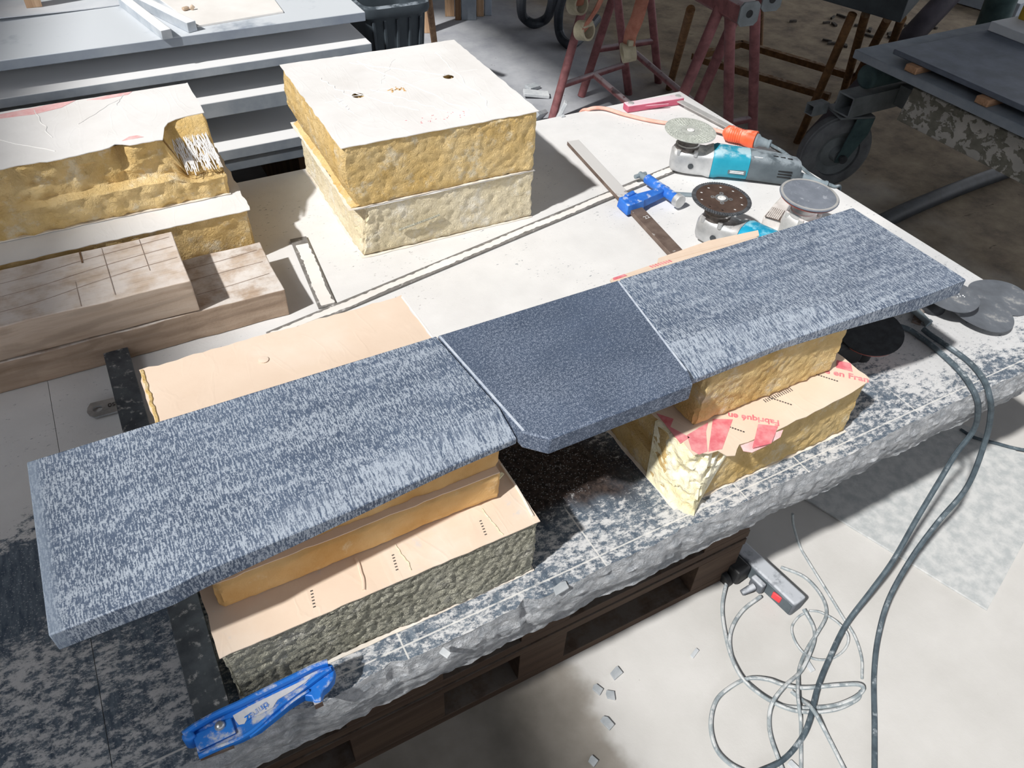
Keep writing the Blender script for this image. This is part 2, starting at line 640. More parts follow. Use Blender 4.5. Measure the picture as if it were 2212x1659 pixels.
MAT['slab_grey'] = mottled('stone_slab_grey', '#8893a0', '#a2abb6', 12, 0.75, dust='#d6dbe0', dust_amt=1.0, dust_scale=9, bump=0.1)
MAT['slab_lit'] = mottled('stone_slab_dusty', '#8f99a5', '#aab2bb', 12, 0.8, dust='#e2e2e2', dust_amt=1.3, dust_scale=12, bump=0.1)
MAT['slab_top'] = mottled('stone_slab_top', '#8791a0', '#a0a9b3', 6, 0.8, dust='#c9ced3', dust_amt=0.8, dust_scale=5, bump=0.1)
MAT['slab_dark'] = mottled('stone_slab_slate', '#5a626e', '#6a7280', 14, 0.65, bump=0.06)
MAT['slab_mid'] = mottled('stone_slab_midgrey', '#7b848e', '#8d959e', 14, 0.75, bump=0.1)
MAT['sheet'] = mottled('dusty_sheet', '#dedad5', '#ebe8e4', 6, 0.85, bump=0.1)
MAT['sheet_blue'] = mottled('dusty_sheet_cool', '#c3c8ce', '#d5d8dc', 6, 0.85, bump=0.1)
MAT['stone_bar'] = mottled('stone_bar', '#9fa8b2', '#bcc2c8', 18, 0.75, dust='#e6e7e8', dust_amt=1.2, dust_scale=20)
MAT['crumb'] = mottled('plaster_crumb', '#b39b83', '#d6c4b0', 60, 0.9)

MAT['steel_dusty'] = mottled('steel_dusty', '#4f4a47', '#7a7470', 60, 0.55, 0.5, dust='#dcd9d6', dust_amt=0.75, dust_scale=90)
MAT['steel_square'] = mottled('steel_square', '#74726f', '#8c8986', 50, 0.6, 0.2, dust='#d8d6d4', dust_amt=0.15, dust_scale=70)
MAT['steel_brown'] = mottled('steel_bar_brown', '#6b5b53', '#8d7c72', 40, 0.5, 0.5, dust='#dedbd8', dust_amt=0.42, dust_scale=22)
MAT['steel_black'] = mottled('steel_bar_black', '#4a4f55', '#636a70', 30, 0.5, 0.4, dust='#c4c4c4', dust_amt=0.16, dust_scale=70)
MAT['steel_dark'] = mottled('dark_steel', '#3a3d41', '#55595d', 30, 0.5, 0.5)
MAT['steel_bright'] = mottled('bright_steel', '#9fa3a6', '#c6c9cb', 40, 0.35, 0.7)
MAT['alu'] = mottled('cast_aluminium', '#b3b6b8', '#d4d5d6', 25, 0.45, 0.55, dust='#ecebea', dust_amt=0.5, dust_scale=30)
MAT['alu_dusty'] = mottled('cast_aluminium_dusty', '#c6c6c4', '#e3e2e0', 25, 0.6, 0.3, dust='#f0efed', dust_amt=0.9, dust_scale=30)
MAT['blue'] = mottled('blue_paint', '#1668c4', '#2a80dc', 14, 0.45, 0.0, dust='#c9ccd0', dust_amt=0.38, dust_scale=34, bump=0.1, spec=0.5)
MAT['blue_worn'] = mottled('blue_paint_worn', '#2563c2', '#3f7fd6', 30, 0.5, 0.0, dust='#c4d0e0', dust_amt=0.3, dust_scale=45, bump=0.1)
MAT['blue_dust'] = mottled('dust_patch', '#c4c5c7', '#d5d5d5', 80, 0.9)
MAT['teal'] = mottled('teal_plastic', '#1b8aa4', '#2a9cb4', 14, 0.45, 0.0, dust='#a8c6cf', dust_amt=0.5, dust_scale=22, bump=0.05)
MAT['teal_clean'] = mottled('teal_plastic_clean', '#1592b8', '#25a6cb', 14, 0.4, 0.0, dust='#8fd0e2', dust_amt=0.4, dust_scale=30, bump=0.05)
MAT['plastic_grey'] = mottled('grey_plastic', '#4f585e', '#626c72', 18, 0.55, 0.0, dust='#8b959b', dust_amt=0.6, dust_scale=24, bump=0.05)
MAT['plastic_black'] = mottled('black_plastic', '#1c1d1f', '#2a2b2d', 30, 0.5)
MAT['rubber_grey'] = mottled('grey_rubber', '#75828a', '#8c989e', 30, 0.7)
MAT['disc_silver'] = mottled('diamond_plate', '#bcc0b8', '#d6d9d2', 120, 0.45, 0.35, bump=0.5)
MAT['disc_brown'] = mottled('worn_disc_steel', '#59473f', '#7b665b', 20, 0.42, 0.55)
MAT['disc_rim'] = mottled('disc_rim', '#46484c', '#6c6e72', 90, 0.6, 0.3)
MAT['pad_grey'] = mottled('sanding_pad', '#686e78', '#7c828c', 20, 0.85, dust='#a4a8b0', dust_amt=0.12, dust_scale=60)
MAT['pad_red'] = mottled('red_backing_pad', '#b0584f', '#c77a70', 30, 0.7)
MAT['pad_black'] = mottled('black_abrasive', '#2a2c30', '#3a3d42', 60, 0.8)
MAT['abrasive'] = mottled('grey_abrasive', '#54585e', '#696e75', 14, 0.75, dust='#a9a8a4', dust_amt=0.16, dust_scale=14, bump=0.3)
MAT['white_tool'] = mottled('white_dusted_tool', '#c9c3be', '#e9e5e1', 26, 0.8)
MAT['toothed'] = mottled('toothed_metal', '#cfc8c2', '#e4ded8', 60, 0.6, 0.2)
MAT['orange'] = mottled('orange_plastic', '#e85a34', '#f2714a', 20, 0.5, 0, dust='#f0b49e', dust_amt=0.4, dust_scale=24, bump=0.05)
MAT['cord_pink'] = mottled('dusty_orange_cord', '#e0a594', '#ecbdae', 40, 0.8)
MAT['cord_grey'] = mottled('grey_cord', '#5c6970', '#7a868c', 60, 0.7, 0, dust='#b8bdbf', dust_amt=0.25, dust_scale=40)
MAT['cord_dark'] = mottled('dark_cord', '#3f4a52', '#56636b', 60, 0.65, 0, dust='#a5adb2', dust_amt=0.2, dust_scale=40)
MAT['cord_dusty'] = mottled('dusty_cord', '#7f898e', '#a1a9ac', 60, 0.8, 0, dust='#c6c8c8', dust_amt=0.5, dust_scale=50)
MAT['red_tool'] = mottled('dusty_red_plastic', '#b8506a', '#c9687e', 18, 0.6, 0, dust='#dfc8cf', dust_amt=0.9, dust_scale=18)
MAT['blade'] = mottled('dusty_blade', '#a9a8a6', '#c4c3c1', 20, 0.6, 0.3)
MAT['white_label'] = mottled('white_label', '#eef0f2', '#f6f7f8', 20, 0.6)
MAT['label_dark'] = mottled('rating_plate', '#4e5a60', '#647076', 40, 0.6)
MAT['red_switch'] = mottled('red_switch', '#d8333c', '#e84e54', 20, 0.4)
MAT['strip'] = mottled('power_strip_plastic', '#5b6067', '#767b82', 20, 0.55, 0, dust='#b6bac0', dust_amt=0.75, dust_scale=18)
MAT['chip'] = mottled('stone_chip', '#9aa0a5', '#b4b8bb', 40, 0.8)
MAT['chip_dark'] = mottled('dark_chip', '#37322e', '#55504a', 60, 0.85)
MAT['chip_pale'] = mottled('pale_offcut', '#b4b9bd', '#cfd2d4', 30, 0.8)
MAT['mat'] = mottled('worn_floor_plate', '#aeb2b3', '#c9cac9', 40, 0.85, lo=0.36, hi=0.62, bump=0.2, detail=9)
MAT['red_paint'] = mottled('dusty_red_paint', '#6d4446', '#8a5a5c', 30, 0.65, 0.0, dust='#b0a4a8', dust_amt=0.8, dust_scale=30)
MAT['rust'] = mottled('rusty_steel', '#5a4028', '#7d5c3a', 40, 0.8, 0.1, dust='#8c7a66', dust_amt=0.4, dust_scale=30)
MAT['strap'] = mottled('dusty_orange_strap', '#a66a58', '#bf8571', 30, 0.85)
MAT['rubber_cream'] = mottled('cream_rubber', '#a69f88', '#bcb59e', 30, 0.8)
MAT['bin'] = mottled('grey_bin_plastic', '#3c444b', '#4c555c', 8, 0.5, 0, dust='#8e979f', dust_amt=0.4, dust_scale=20)
MAT['hose'] = mottled('black_hose', '#2c3138', '#3c424a', 20, 0.55)
MAT['tyre'] = mottled('tyre_rubber', '#5f6265', '#737679', 20, 0.85)
MAT['dark_steel_paint'] = mottled('dark_painted_steel', '#6a7073', '#838a8d', 12, 0.6, 0.2)
MAT['teal_paint'] = mottled('old_teal_paint', '#33484b', '#4d6466', 14, 0.65, 0.1)
MAT['board_dark'] = mottled('dark_board', '#2c3236', '#3a4145', 12, 0.7)
MAT['chalk'] = mottled('orange_chalk', '#6d4a38', '#86604a', 60, 0.9)
MAT['purple_pipe'] = mottled('grey_pipe', '#4a464e', '#5c5862', 14, 0.6)
MAT['yellow_foam'] = foam_mat('yellow_foam', '#a88a2c', '#c4a648', '#bda970', 0.2)


def lichen():
    t = NT('peeling_painted_block')
    o = t.coord('Object', (1, 1, 1.2))
    m = t.step(t.noise(o, 22, 5, 0.6, 0.4), 0.49, 0.52)
    col = t.mix(m, t.ramp(t.noise(o, 40, 4), [(0.3, hexc('#66655b')), (0.7, hexc('#807e74'))]),
                t.ramp(t.noise(o, 12, 4), [(0.3, hexc('#a3a19c')), (0.7, hexc('#bab7b0'))]))
    t.color(col)
    t.bump(m, 0.4, 0.002)
    return t.set(0.9)

MAT['lichen'] = lichen()


def floor_mat():
    t = NT('dusty_concrete')
    w = t.coord('World')
    x, y, z = t.sep(w)
    base = t.ramp(t.noise(w, 3.2, 6, 0.6), [(0.3, hexc('#bdbbb7')), (0.7, hexc('#cfcdca'))])
    speck = t.step(t.noise(w, 60, 4, 0.7), 0.70, 0.76)
    base = t.mix(t.math('MULTIPLY', speck, 0.4), base, hexc('#7c756c'))
    # bare worn concrete further back and under the bench
    wx = t.math('ADD', x, t.math('MULTIPLY', t.noise(w, 2.0, 4), 0.8))
    far = t.step(wx, 2.55, 3.1)
    bare = t.ramp(t.noise(w, 7, 7, 0.68), [(0.32, hexc('#6f6459')), (0.5, hexc('#8e8170')), (0.7, hexc('#a69983'))])
    crack = t.step(t.noise(t.coord('World', (1, 3, 1)), 9, 6, 0.75), 0.62, 0.68)
    bare = t.mix(t.math('MULTIPLY', crack, 0.6), bare, hexc('#4b4037'))
    grey = t.ramp(t.noise(w, 5, 6, 0.65), [(0.3, hexc('#8f9299')), (0.7, hexc('#b2b4b8'))])
    base = t.mix(t.step(y, 1.6, 2.3), base, grey)
    ln = t.step(t.noise(t.coord('World', (1, 1, 1)), 20, 4, 0.75), 0.66, 0.70)
    base = t.mix(t.math('MULTIPLY', t.math('MULTIPLY', ln, t.step(y, 1.6, 2.3)), 0.5), base, hexc('#5c5d62'))
    col = t.mix(far, base, bare)
    shade_zone = t.math('MULTIPLY', t.step(t.math('ADD', x, t.math('MULTIPLY', t.noise(w, 9, 4), 0.16)), 0.62, 0.56), t.step(y, 0.72, 0.66))  # shade left of the sun patch, put into the floor colour
    shaded_tone = t.ramp(t.noise(w, 7, 6), [(0.3, hexc('#7c776f')), (0.7, hexc('#a09a92'))])
    col = t.mix(shade_zone, col, shaded_tone)
    t.color(col)
    t.bump(t.noise(w, 40, 6, 0.7), 0.2, 0.003)
    return t.set(0.9, 0, 0.2)

MAT['floor'] = floor_mat()
MAT['wall'] = mottled('plaster_wall', '#6f6b66', '#847f79', 3, 0.9)
MAT['sun_mask_ceiling'] = mottled('roof_sheet', '#5b5d60', '#6a6c70', 3, 0.8)


def structure(o):
    o['kind'] = 'structure'
    return o

# ------------------------------------------------------------------ the room
structure(MB().add([(-7, -6, 0), (9, -6, 0), (9, 7, 0), (-7, 7, 0)], [(0, 1, 2, 3)]).build('floor', MAT['floor'], None, smooth=0, origin=(0, 0, 0)))
# unseen roof, its opening shaped so the sun patch falls on the bench
zc = 5.0
quad = [(0.36, -0.7), (2.35, -0.7), (1.95, 4.2), (0.95, 4.2), (0.56, 2.1)]          # sun patch at floor level that the opening is shaped to
hole = [(u_ - 0.875 * zc, v_ - 0.24 * zc) for u_, v_ in quad]
structure(finish(curve_mesh('roof', [[(-9, -7), (10, -7), (10, 9), (-9, 9)], hole], zc, 0.05), 'sun_mask_ceiling', MAT['sun_mask_ceiling'], None, smooth=0))
structure(MB().box(-7, 9, 6.0, 6.2, 0, 5.0).build('wall_back', MAT['wall'], None, smooth=0))
structure(MB().box(-7, 9, -3.0, -2.8, 0, 1.5).build('wall_front_blocker', MAT['wall'], None, smooth=0))  # unseen low wall, added to cut the light coming from the front
structure(MB().box(-7.2, -7, -6, 6.0, 0, 5.0).build('wall_left', MAT['wall'], None, smooth=0))

# ------------------------------------------------------------------ the stone bench
def fbm(x, y, z, o=4):
    return noise.fractal(Vector((x, y, z)), 1.0, 2.0, o)


def bench_slab(name, x0, x1, mat, parent=None):
    """thick stone plate: flat top, broken rock-faced front edge"""
    nx = max(2, int((x1 - x0) / 0.006))
    rows = 16
    yf, yb, zt, zbt = 0.466, 1.803, ZB, 0.438
    V, Fc = [], []
    for i in range(nx + 1):
        x = x0 + (x1 - x0) * i / nx
        edge = 0.004 * fbm(x * 7, 0.3, 1.0) + 0.002 * fbm(x * 40, 2.3, 1.0)
        chip = max(0.0, fbm(x * 9, 7.7, 2.0) - 0.25) * 0.03
        V.append((x, yb, zt))
        V.append((x, 0.62, zt))
        V.append((x, yf + 0.012 + edge + chip, zt))
        for r in range(rows + 1):
            s = r / rows
            z = zt - 0.001 - (zt - 0.001 - zbt) * s
            bul = 0.008 * math.sin(math.pi * min(1, s * 1.15))
            d = 0.0035 * fbm(x * 14 + z * 9, z * 40, 5.0, 3) + 0.003 * fbm(x * 60, z * 85, 9.0, 3)
            y = yf + 0.012 + edge + chip * (1 - s) - bul - d * min(1, s * 6 + 0.15) + 0.004 * s
            zz = z + (0.0025 * fbm(x * 12, 4.1, 3.0) if r == rows else 0)
            V.append((x, y, zz))
        V.append((x, 0.62, zbt))
        V.append((x, yb, zbt))
    m = rows + 1 + 5
    for i in range(nx):
        for k in range(m):
            l = (k + 1) % m
            Fc.append((i * m + k, i * m + l, (i + 1) * m + l, (i + 1) * m + k))
    Fc.append(tuple(range(m)))
    Fc.append(tuple(range(nx * m + m - 1, nx * m - 1, -1)))
    return MB().add(V, Fc).build(name, mat, parent, smooth=28)


tag(bench_slab('stone_bench', -0.211, 1.612, MAT['bench']),
    'thick dust-covered stone work bench top with a rough broken front edge', 'bench')
tag(bench_slab('stone_bench_slab', -1.3, -0.2118, MAT['bench']),
    'dark scratched stone bench slab at the left of the joint, beside the slate piece', 'bench')

# pallets carrying the bench
def make_pallet(z0, label, first):
    y0, y1 = 0.594, 1.76
    t = thing('pallet', label, 'pallet', (0.5, y0, z0), 0, 'pallets stacked under the bench')
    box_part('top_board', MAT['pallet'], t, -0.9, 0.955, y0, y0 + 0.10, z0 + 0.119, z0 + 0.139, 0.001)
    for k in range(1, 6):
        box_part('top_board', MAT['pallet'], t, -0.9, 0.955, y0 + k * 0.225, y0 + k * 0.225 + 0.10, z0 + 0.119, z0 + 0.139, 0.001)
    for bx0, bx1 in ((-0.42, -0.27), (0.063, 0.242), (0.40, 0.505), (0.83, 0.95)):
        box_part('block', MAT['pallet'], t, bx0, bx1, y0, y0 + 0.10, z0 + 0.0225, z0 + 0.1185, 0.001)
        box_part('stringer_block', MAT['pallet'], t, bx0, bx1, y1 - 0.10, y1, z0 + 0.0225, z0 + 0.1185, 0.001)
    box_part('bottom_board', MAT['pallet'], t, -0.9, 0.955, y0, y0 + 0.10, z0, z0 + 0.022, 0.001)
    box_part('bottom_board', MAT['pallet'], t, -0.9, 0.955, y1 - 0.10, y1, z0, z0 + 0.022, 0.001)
    return t

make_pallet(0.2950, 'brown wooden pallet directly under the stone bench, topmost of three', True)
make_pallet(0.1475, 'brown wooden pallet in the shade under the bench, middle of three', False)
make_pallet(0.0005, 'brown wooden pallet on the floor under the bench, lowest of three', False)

# ------------------------------------------------------------------ the three worked slate pieces
def lerp_tab(tab, x):
    for (a, b), (c, d) in zip(tab, tab[1:]):
        if x <= c:
            u = max(0, min(1, (x - a) / (c - a)))
            return b + (d - b) * u
    return tab[-1][1]


def wing(name, xe, jb, jf, front, inner, thick, mat):
    """side piece: xe outer end, joint x at the back jb and at the front jf; tables over x"""
    n = 64
    zb = ZS - ST
    sgn = 1 if jb > xe else -1
    rows = []
    for i in range(n + 1):
        s = i / n
        s = s if i < n else 1.0
        def xx(y):
            xj = jb + (jf - jb) * (0.771 - y) / (0.771 - 0.553)
            return xe + (xj - xe) * s
        xm = xx(0.57)
        yf = lerp_tab(front, xm)
        yi = max(lerp_tab(inner, xm), yf + 0.0015)
        tf = lerp_tab(thick, xm)
        rows.append([(xx(0.771), 0.771, zb), (xx(0.771), 0.771, ZS), (xx(0.70), 0.70, ZS), (xx(yi + 0.01), yi + 0.01, ZS), (xx(yi), yi, ZS - 0.0004),
                     (xx(yf), yf, zb + tf), (xx(yf), yf, zb)])
    V = [p for r in rows for p in r]
    m = 7
    Fc = []
    for i in range(n):
        for k in range(m):
            l = (k + 1) % m
            Fc.append((i * m + k, i * m + l, (i + 1) * m + l, (i + 1) * m + k))
    Fc.append(tuple(range(m)))
    Fc.append(tuple(range(n * m + m - 1, n * m - 1, -1)))
    return MB().add(V, Fc).build(name, mat, None, bevel=0.0022, smooth=11, seg=3)

left = wing('slate_slab', -0.188, 0.3285, 0.3465,
            [(-0.2, 0.527), (-0.077, 0.527), (-0.05, 0.532), (0.116, 0.547), (0.25, 0.560), (0.36, 0.566)],
            [(-0.2, 0.529), (-0.08, 0.529), (-0.05, 0.540), (0.05, 0.572), (0.12, 0.588), (0.223, 0.600), (0.36, 0.606)],
            [(-0.2, 0.0292), (-0.078, 0.0292), (-0.05, 0.0285), (0.05, 0.022), (0.12, 0.0165), (0.25, 0.0115), (0.36, 0.0105)],
            MAT['slate'])
tag(left, 'long brushed blue-grey slate slab with rounded end, left of the smooth centre piece', 'stone slab')
right = wing('slate_slab', 1.144, 0.6395, 0.6055,
             [(0.59, 0.5525), (0.78, 0.554), (0.88, 0.547), (0.97, 0.538), (1.047, 0.530), (1.15, 0.530)],
             [(0.59, 0.615), (0.79, 0.600), (1.0, 0.560), (1.134, 0.532), (1.15, 0.532)],
             [(0.59, 0.0095), (0.75, 0.0135), (0.87, 0.0195), (0.98, 0.0275), (1.05, 0.0292), (1.15, 0.0292)],
             MAT['slate'])
tag(right, 'long brushed blue-grey slate slab reaching towards the sanding discs, right of the centre piece', 'stone slab')
key = MB().prism([(0.3305, 0.771), (0.348, 0.556), (0.372, 0.531), (0.594, 0.531), (0.604, 0.553), (0.6375, 0.771)], ZS - ST, ZS)
key_o = key.build('slate_keystone', MAT['slate_fine'], None, bevel=0.0025, seg=3)
tag(key_o, 'smooth dark slate centre piece with clipped front corners between two brushed slabs', 'stone slab')
MAT['slate_dust'] = mottled('slate_dust', '#a9b3c2', '#c6cdd7', 90, 0.9)
for a_, b_ in (((0.3327, 0.768), (0.3498, 0.558)), ((0.6352, 0.768), (0.6022, 0.556))):
    p_, q_ = Vector((*a_, ZS - 0.0004)), Vector((*b_, ZS - 0.0004))
    n_ = Vector((-(q_ - p_).y, (q_ - p_).x, 0)).normalized() * 0.0016
    u_ = Vector((0, 0, 0.0007))
    MB().hexa([p_ - n_, q_ - n_, q_ + n_, p_ + n_], [p_ - n_ + u_, q_ - n_ + u_, q_ + n_ + u_, p_ + n_ + u_]).build('dusty_edge', MAT['slate_dust'], key_o)

# ------------------------------------------------------------------ foam blocks
def foam_mesh(x0, x1, y0, y1, z0, z1, cell=0.008, amp=0.004, seed=0, rot=0.0, carve=None, topflat=True, freq=28, rnd_r=0.004):
    nx, ny, nz = [max(2, int(round(d / cell))) for d in (x1 - x0, y1 - y0, z1 - z0)]
    bm = bmesh.new()
    idx = {}
    cx, cy = (x0 + x1) / 2, (y0 + y1) / 2
    def vert(i, j, k):
        if (i, j, k) in idx:
            return idx[(i, j, k)]
        p = Vector((x0 + (x1 - x0) * i / nx, y0 + (y1 - y0) * j / ny, z0 + (z1 - z0) * k / nz))
        nrm = Vector((-1 if i == 0 else (1 if i == nx else 0), -1 if j == 0 else (1 if j == ny else 0),
                      -1 if k == 0 else (1 if k == nz else 0)))
        h = fbm(p.x * freq + seed * 3.7, p.y * freq, p.z * freq + seed, 3)
        h2 = fbm(p.x * 6 + seed, p.y * 6, p.z * 6 + seed * 2, 2)
        d = amp * (0.7 * h + 0.8 * h2) - (rnd_r if abs(nrm.x) + abs(nrm.y) + abs(nrm.z) > 1 else 0)
        sx, sy, sz = nrm.x, nrm.y, nrm.z
        if topflat and k == nz:
            sz = 0
        if k == 0:
            sz = 0
        p = p + Vector((sx, sy, sz * 0.5)) * d
        if carve:
            p = carve(p)
        if rot:
            q = Vector((p.x - cx, p.y - cy))
            c, s = math.cos(rot), math.sin(rot)
            p.x, p.y = cx + q.x * c - q.y * s, cy + q.x * s + q.y * c
        v = bm.verts.new(p)
        idx[(i, j, k)] = v
        return v
    for k in (0, nz):
        for i in range(nx):
            for j in range(ny):
                bm.faces.new((vert(i, j, k), vert(i + 1, j, k), vert(i + 1, j + 1, k), vert(i, j + 1, k)))
    for j in (0, ny):
        for i in range(nx):
            for k in range(nz):
                bm.faces.new((vert(i, j, k), vert(i + 1, j, k), vert(i + 1, j, k + 1), vert(i, j, k + 1)))
    for i in (0, nx):
        for j in range(ny):
            for k in range(nz):
                bm.faces.new((vert(i, j, k), vert(i, j + 1, k), vert(i, j + 1, k + 1), vert(i, j, k + 1)))
    bmesh.ops.recalc_face_normals(bm, faces=bm.faces)
    me = bpy.data.meshes.new('foam')
    bm.to_mesh(me)
    bm.free()
    return me


def rot_pts(pts, cx, cy, a):
    c, s = math.cos(a), math.sin(a)
    return [(cx + (x - cx) * c - (y - cy) * s, cy + (x - cx) * s + (y - cy) * c) for x, y in pts]


def foam_block(label, x0, x1, y0, y1, z0, z1, mat, paper, seed, amp=0.004, cell=0.008, rot=0.0, carve=None, holes=(),
               outline=None, bottom=True, over=0.003, freq=28, rag=0.0025, group=None):
    t = thing('foam_block', label, 'foam block', ((x0 + x1) / 2, (y0 + y1) / 2, z0), 0, group)
    pt = 0.0014
    finish(foam_mesh(x0, x1, y0, y1, z0 + (pt if bottom else 0), z1 - pt, cell, amp, seed, rot, carve, True, freq), 'foam_core', mat, t, smooth=50)
    o = outline or rag_rect(x0 - over, x1 + over, y0 - over, y1 + over, rag, 0.012, seed)
    o = rot_pts(o, (x0 + x1) / 2, (y0 + y1) / 2, rot)
    pl = [o] + [rot_pts(h, (x0 + x1) / 2, (y0 + y1) / 2, rot) for h in holes]
    top = finish(curve_mesh('paper', pl, z1 - pt / 2, pt), 'paper_facing', paper, t, smooth=0)
    if bottom:
        b = rot_pts(rag_rect(x0 - 0.002, x1 + 0.002, y0 - 0.002, y1 + 0.002, rag, 0.014, seed + 3), (x0 + x1) / 2, (y0 + y1) / 2, rot)
        finish(curve_mesh('paper', [b], z0 + pt / 2, pt), 'paper_backing', MAT['paper_edge'], t, smooth=0)
    return t, top


def flat_poly(name, mat, parent, pts, z, thick=0.0005):
    return finish(curve_mesh(name, [pts], z, thick), name, mat, parent, smooth=0)


def flat_text(name, body, size, mat, parent, x, y, z, rotz, bold=False, spacing=1.0, thick=0.0005, tilt=None):
    me = text_mesh(body, size, thick, bold, spacing)
    M = Matrix.Translation((x, y, z)) @ Matrix.Rotation(rotz, 4, 'Z')
    if tilt is not None:
        M = Matrix.Translation((x, y, z)) @ tilt
    me.transform(M)
    return finish(me, name, mat, parent, smooth=0)


def wiggle(p0, p1, amp, n, seed, z):
    p0, p1 = Vector(p0), Vector(p1)
    d = Vector((-(p1 - p0).y, (p1 - p0).x)).normalized()
    out = []
    for i in range(n + 1):
        q = p0.lerp(p1, i / n) + d * amp * noise.noise(Vector((i * 0.9, seed * 5.1, 0.3)))
        out.append((q.x, q.y, z))
    return out


# --- support under the left slab: three blocks
t, top = foam_block('dusty grey-green rough foam block under the left slate slab, lowest of its stack',
                    -0.058, 0.360, 0.522, 0.905, ZB + 0.0005, 0.654, MAT['foam_grey'], MAT['paper_kraft_dusty'], 11, 0.0045, 0.004, freq=130, rag=0.0015)
for (xx, yy) in ((0.055, 0.545), (0.163, 0.548), (0.287, 0.545)):
    mb = MB()
    for k in range(6):
        mb.obox((xx + 0.003 * k * 0.25, yy + 0.0045 * k - 0.012, 0.6542), (0.0032, 0.0015, 0.0003))
    mb.build('printed_dashes', MAT['black_print'], top, smooth=0)
for a, b, sd in (((0.180, 0.527), (0.176, 0.572), 2), ((0.307, 0.522), (0.30, 0.572), 5)):
    MB().tube(wiggle(a, b, 0.004, 8, sd, 0.6543), 0.0009, 5, 2).build('paper_tear', MAT['foam_pale'], top)
MB().tube(wiggle((0.118, 0.527), (0.125, 0.575), 0.006, 6, 9, 0.6545), 0.0022, 6, 3).build('paper_crease', MAT['paper_kraft_dusty'], top)
MB().tube([(0.357, 0.53, 0.6553), (0.361, 0.58, 0.6556), (0.361, 0.63, 0.6553)], 0.0018, 6, 4).build('curled_edge', MAT['paper_edge'], top)

t, top = foam_block('amber foam block with stained underside, middle of the stack under the left slab',
                    -0.044, 0.333, 0.577, 0.890, 0.6555, 0.7085, MAT['foam_deep'], MAT['paper_kraft'], 12, 0.003, 0.006, freq=50, bottom=False, over=-0.002)
fl = MB()
fl.obox((0.347, 0.607, 0.662), (0.020, 0.006, 0.003), Matrix.Rotation(0.5, 3, 'Y') @ Matrix.Rotation(0.6, 3, 'Z'))
fl.build('torn_flap', MAT['foam_torn'], t, bevel=0.001)
t, top = foam_block('kraft-faced foam block directly under the left slate slab, top of its stack',
                    -0.048, 0.334, 0.586, 0.914, 0.7092, ZS - ST - 0.0008, MAT['foam_deep'], MAT['paper_kraft'], 13, 0.003, 0.006, freq=50, bottom=False, over=0.001, rag=0.004)
z1 = ZS - ST - 0.0005
MB().tube(wiggle((-0.046, 0.912), (-0.046, 0.775), 0.0022, 26, 4, z1 - 0.001), 0.0028, 6, 2).build('torn_edge', MAT['foam'], top)
MB().tube([(0.3345, 0.912, z1), (0.336, 0.86, z1), (0.337, 0.80, z1)], 0.0016, 6, 4).build('paper_edge', MAT['paper_white'], top)
MB().lathe([(0.0065, 0), (0.0072, 0.0012), (0.004, 0.0018)], 14, Matrix.Translation((0.106, 0.861, z1))).build('paper_dent', MAT['paper_kraft'], top)

# --- support under the right slab
def carve_right(p):
    # front left corner broken away, rebate along the left side
    hz = (p.z - ZB) / 0.124
    if p.x < 0.76 and p.y < 0.64:
        sd = (p.x - 0.612) + (p.y - 0.517)
        lim = 0.030 + 0.025 * hz
        if sd < lim:
            k = (lim - sd) * 0.5
            p = p + Vector((k, k, 0))
    if p.x < 0.628 and p.y > 0.60 and 0.45 < hz < 0.72:
        p.x += 0.012
    return p

outl = [(0.6125, 0.80), (0.6125, 0.70)] + [tuple(at(u_, v_, 0.658)[:2]) for u_, v_ in
        [(1415, 900), (1440, 917), (1462, 938), (1480, 960), (1499, 983), (1512, 978), (1530, 980), (1551, 973), (1570, 984), (1588, 984), (1592, 970), (1597, 960), (1615, 955), (1640, 944), (1662, 938), (1685, 926), (1700, 919), (1720, 907), (1742, 900), (1760, 889),
         (1780, 880), (1800, 868), (1822, 858), (1840, 848), (1858, 836), (1873, 826), (1879, 818), (1868, 808), (1855, 800), (1820, 770), (1783, 745)]] + [(0.986, 0.70), (0.986, 0.80)]
outl = outl[::-1]
t, top = foam_block('pale foam block with red print and a crumbled corner, under the right slate slab',
                    0.612, 0.982, 0.517, 0.80, ZB + 0.0005, 0.658, MAT['foam'], MAT['paper_kraft'], 21, 0.004, 0.005, freq=80, carve=carve_right, outline=outl)
zt = 0.6583
red = [pk_ for pk_ in ([tuple(at(u_, v_, zt)[:2]) for u_, v_ in q_] for q_ in (
    [(1418, 893), (1455, 905), (1448, 922), (1490, 945), (1470, 958)],
    [(1484, 940), (1530, 912), (1525, 932), (1528, 975), (1510, 982), (1494, 972)],
    [(1540, 905), (1583, 906), (1560, 970), (1530, 976)],
    [(1638, 916), (1681, 921), (1666, 958), (1625, 968)],
    [(1808, 778), (1838, 785), (1842, 803), (1806, 794)]))]
for poly in red:
    flat_poly('red_shape', MAT['red_print'], top, poly, zt)
flat_text('printed_word', 'Fabriqué en', 0.0165, MAT['red_print'], top, *at(1628, 905, zt)[:2], zt, math.atan2((at(1570, 895, zt) - at(1686, 913, zt)).y, (at(1570, 895, zt) - at(1686, 913, zt)).x), True)
flat_text('printed_word', 'é en Fran', 0.0185, MAT['red_print'], top, *at(1829, 811, zt)[:2], zt, math.atan2((at(1875, 820, zt) - at(1797, 803, zt)).y, (at(1875, 820, zt) - at(1797, 803, zt)).x), True)
for (px, py) in (tuple(at(1588, 920, zt)[:2]), tuple(at(1690, 862, zt)[:2]), tuple(at(1790, 812, zt)[:2])):
    a = -0.95
    mb = MB()
    for q in range(9):
        mb.obox((px + math.cos(a) * q * 0.0042 - 0.016, py + math.sin(a) * q * 0.0042 + 0.012, zt), (0.0028, 0.0022, 0.0004), Matrix.Rotation(a, 3, 'Z'))
    mb.build('printed_dashes', MAT['black_print'], top, smooth=0)
mb = MB()
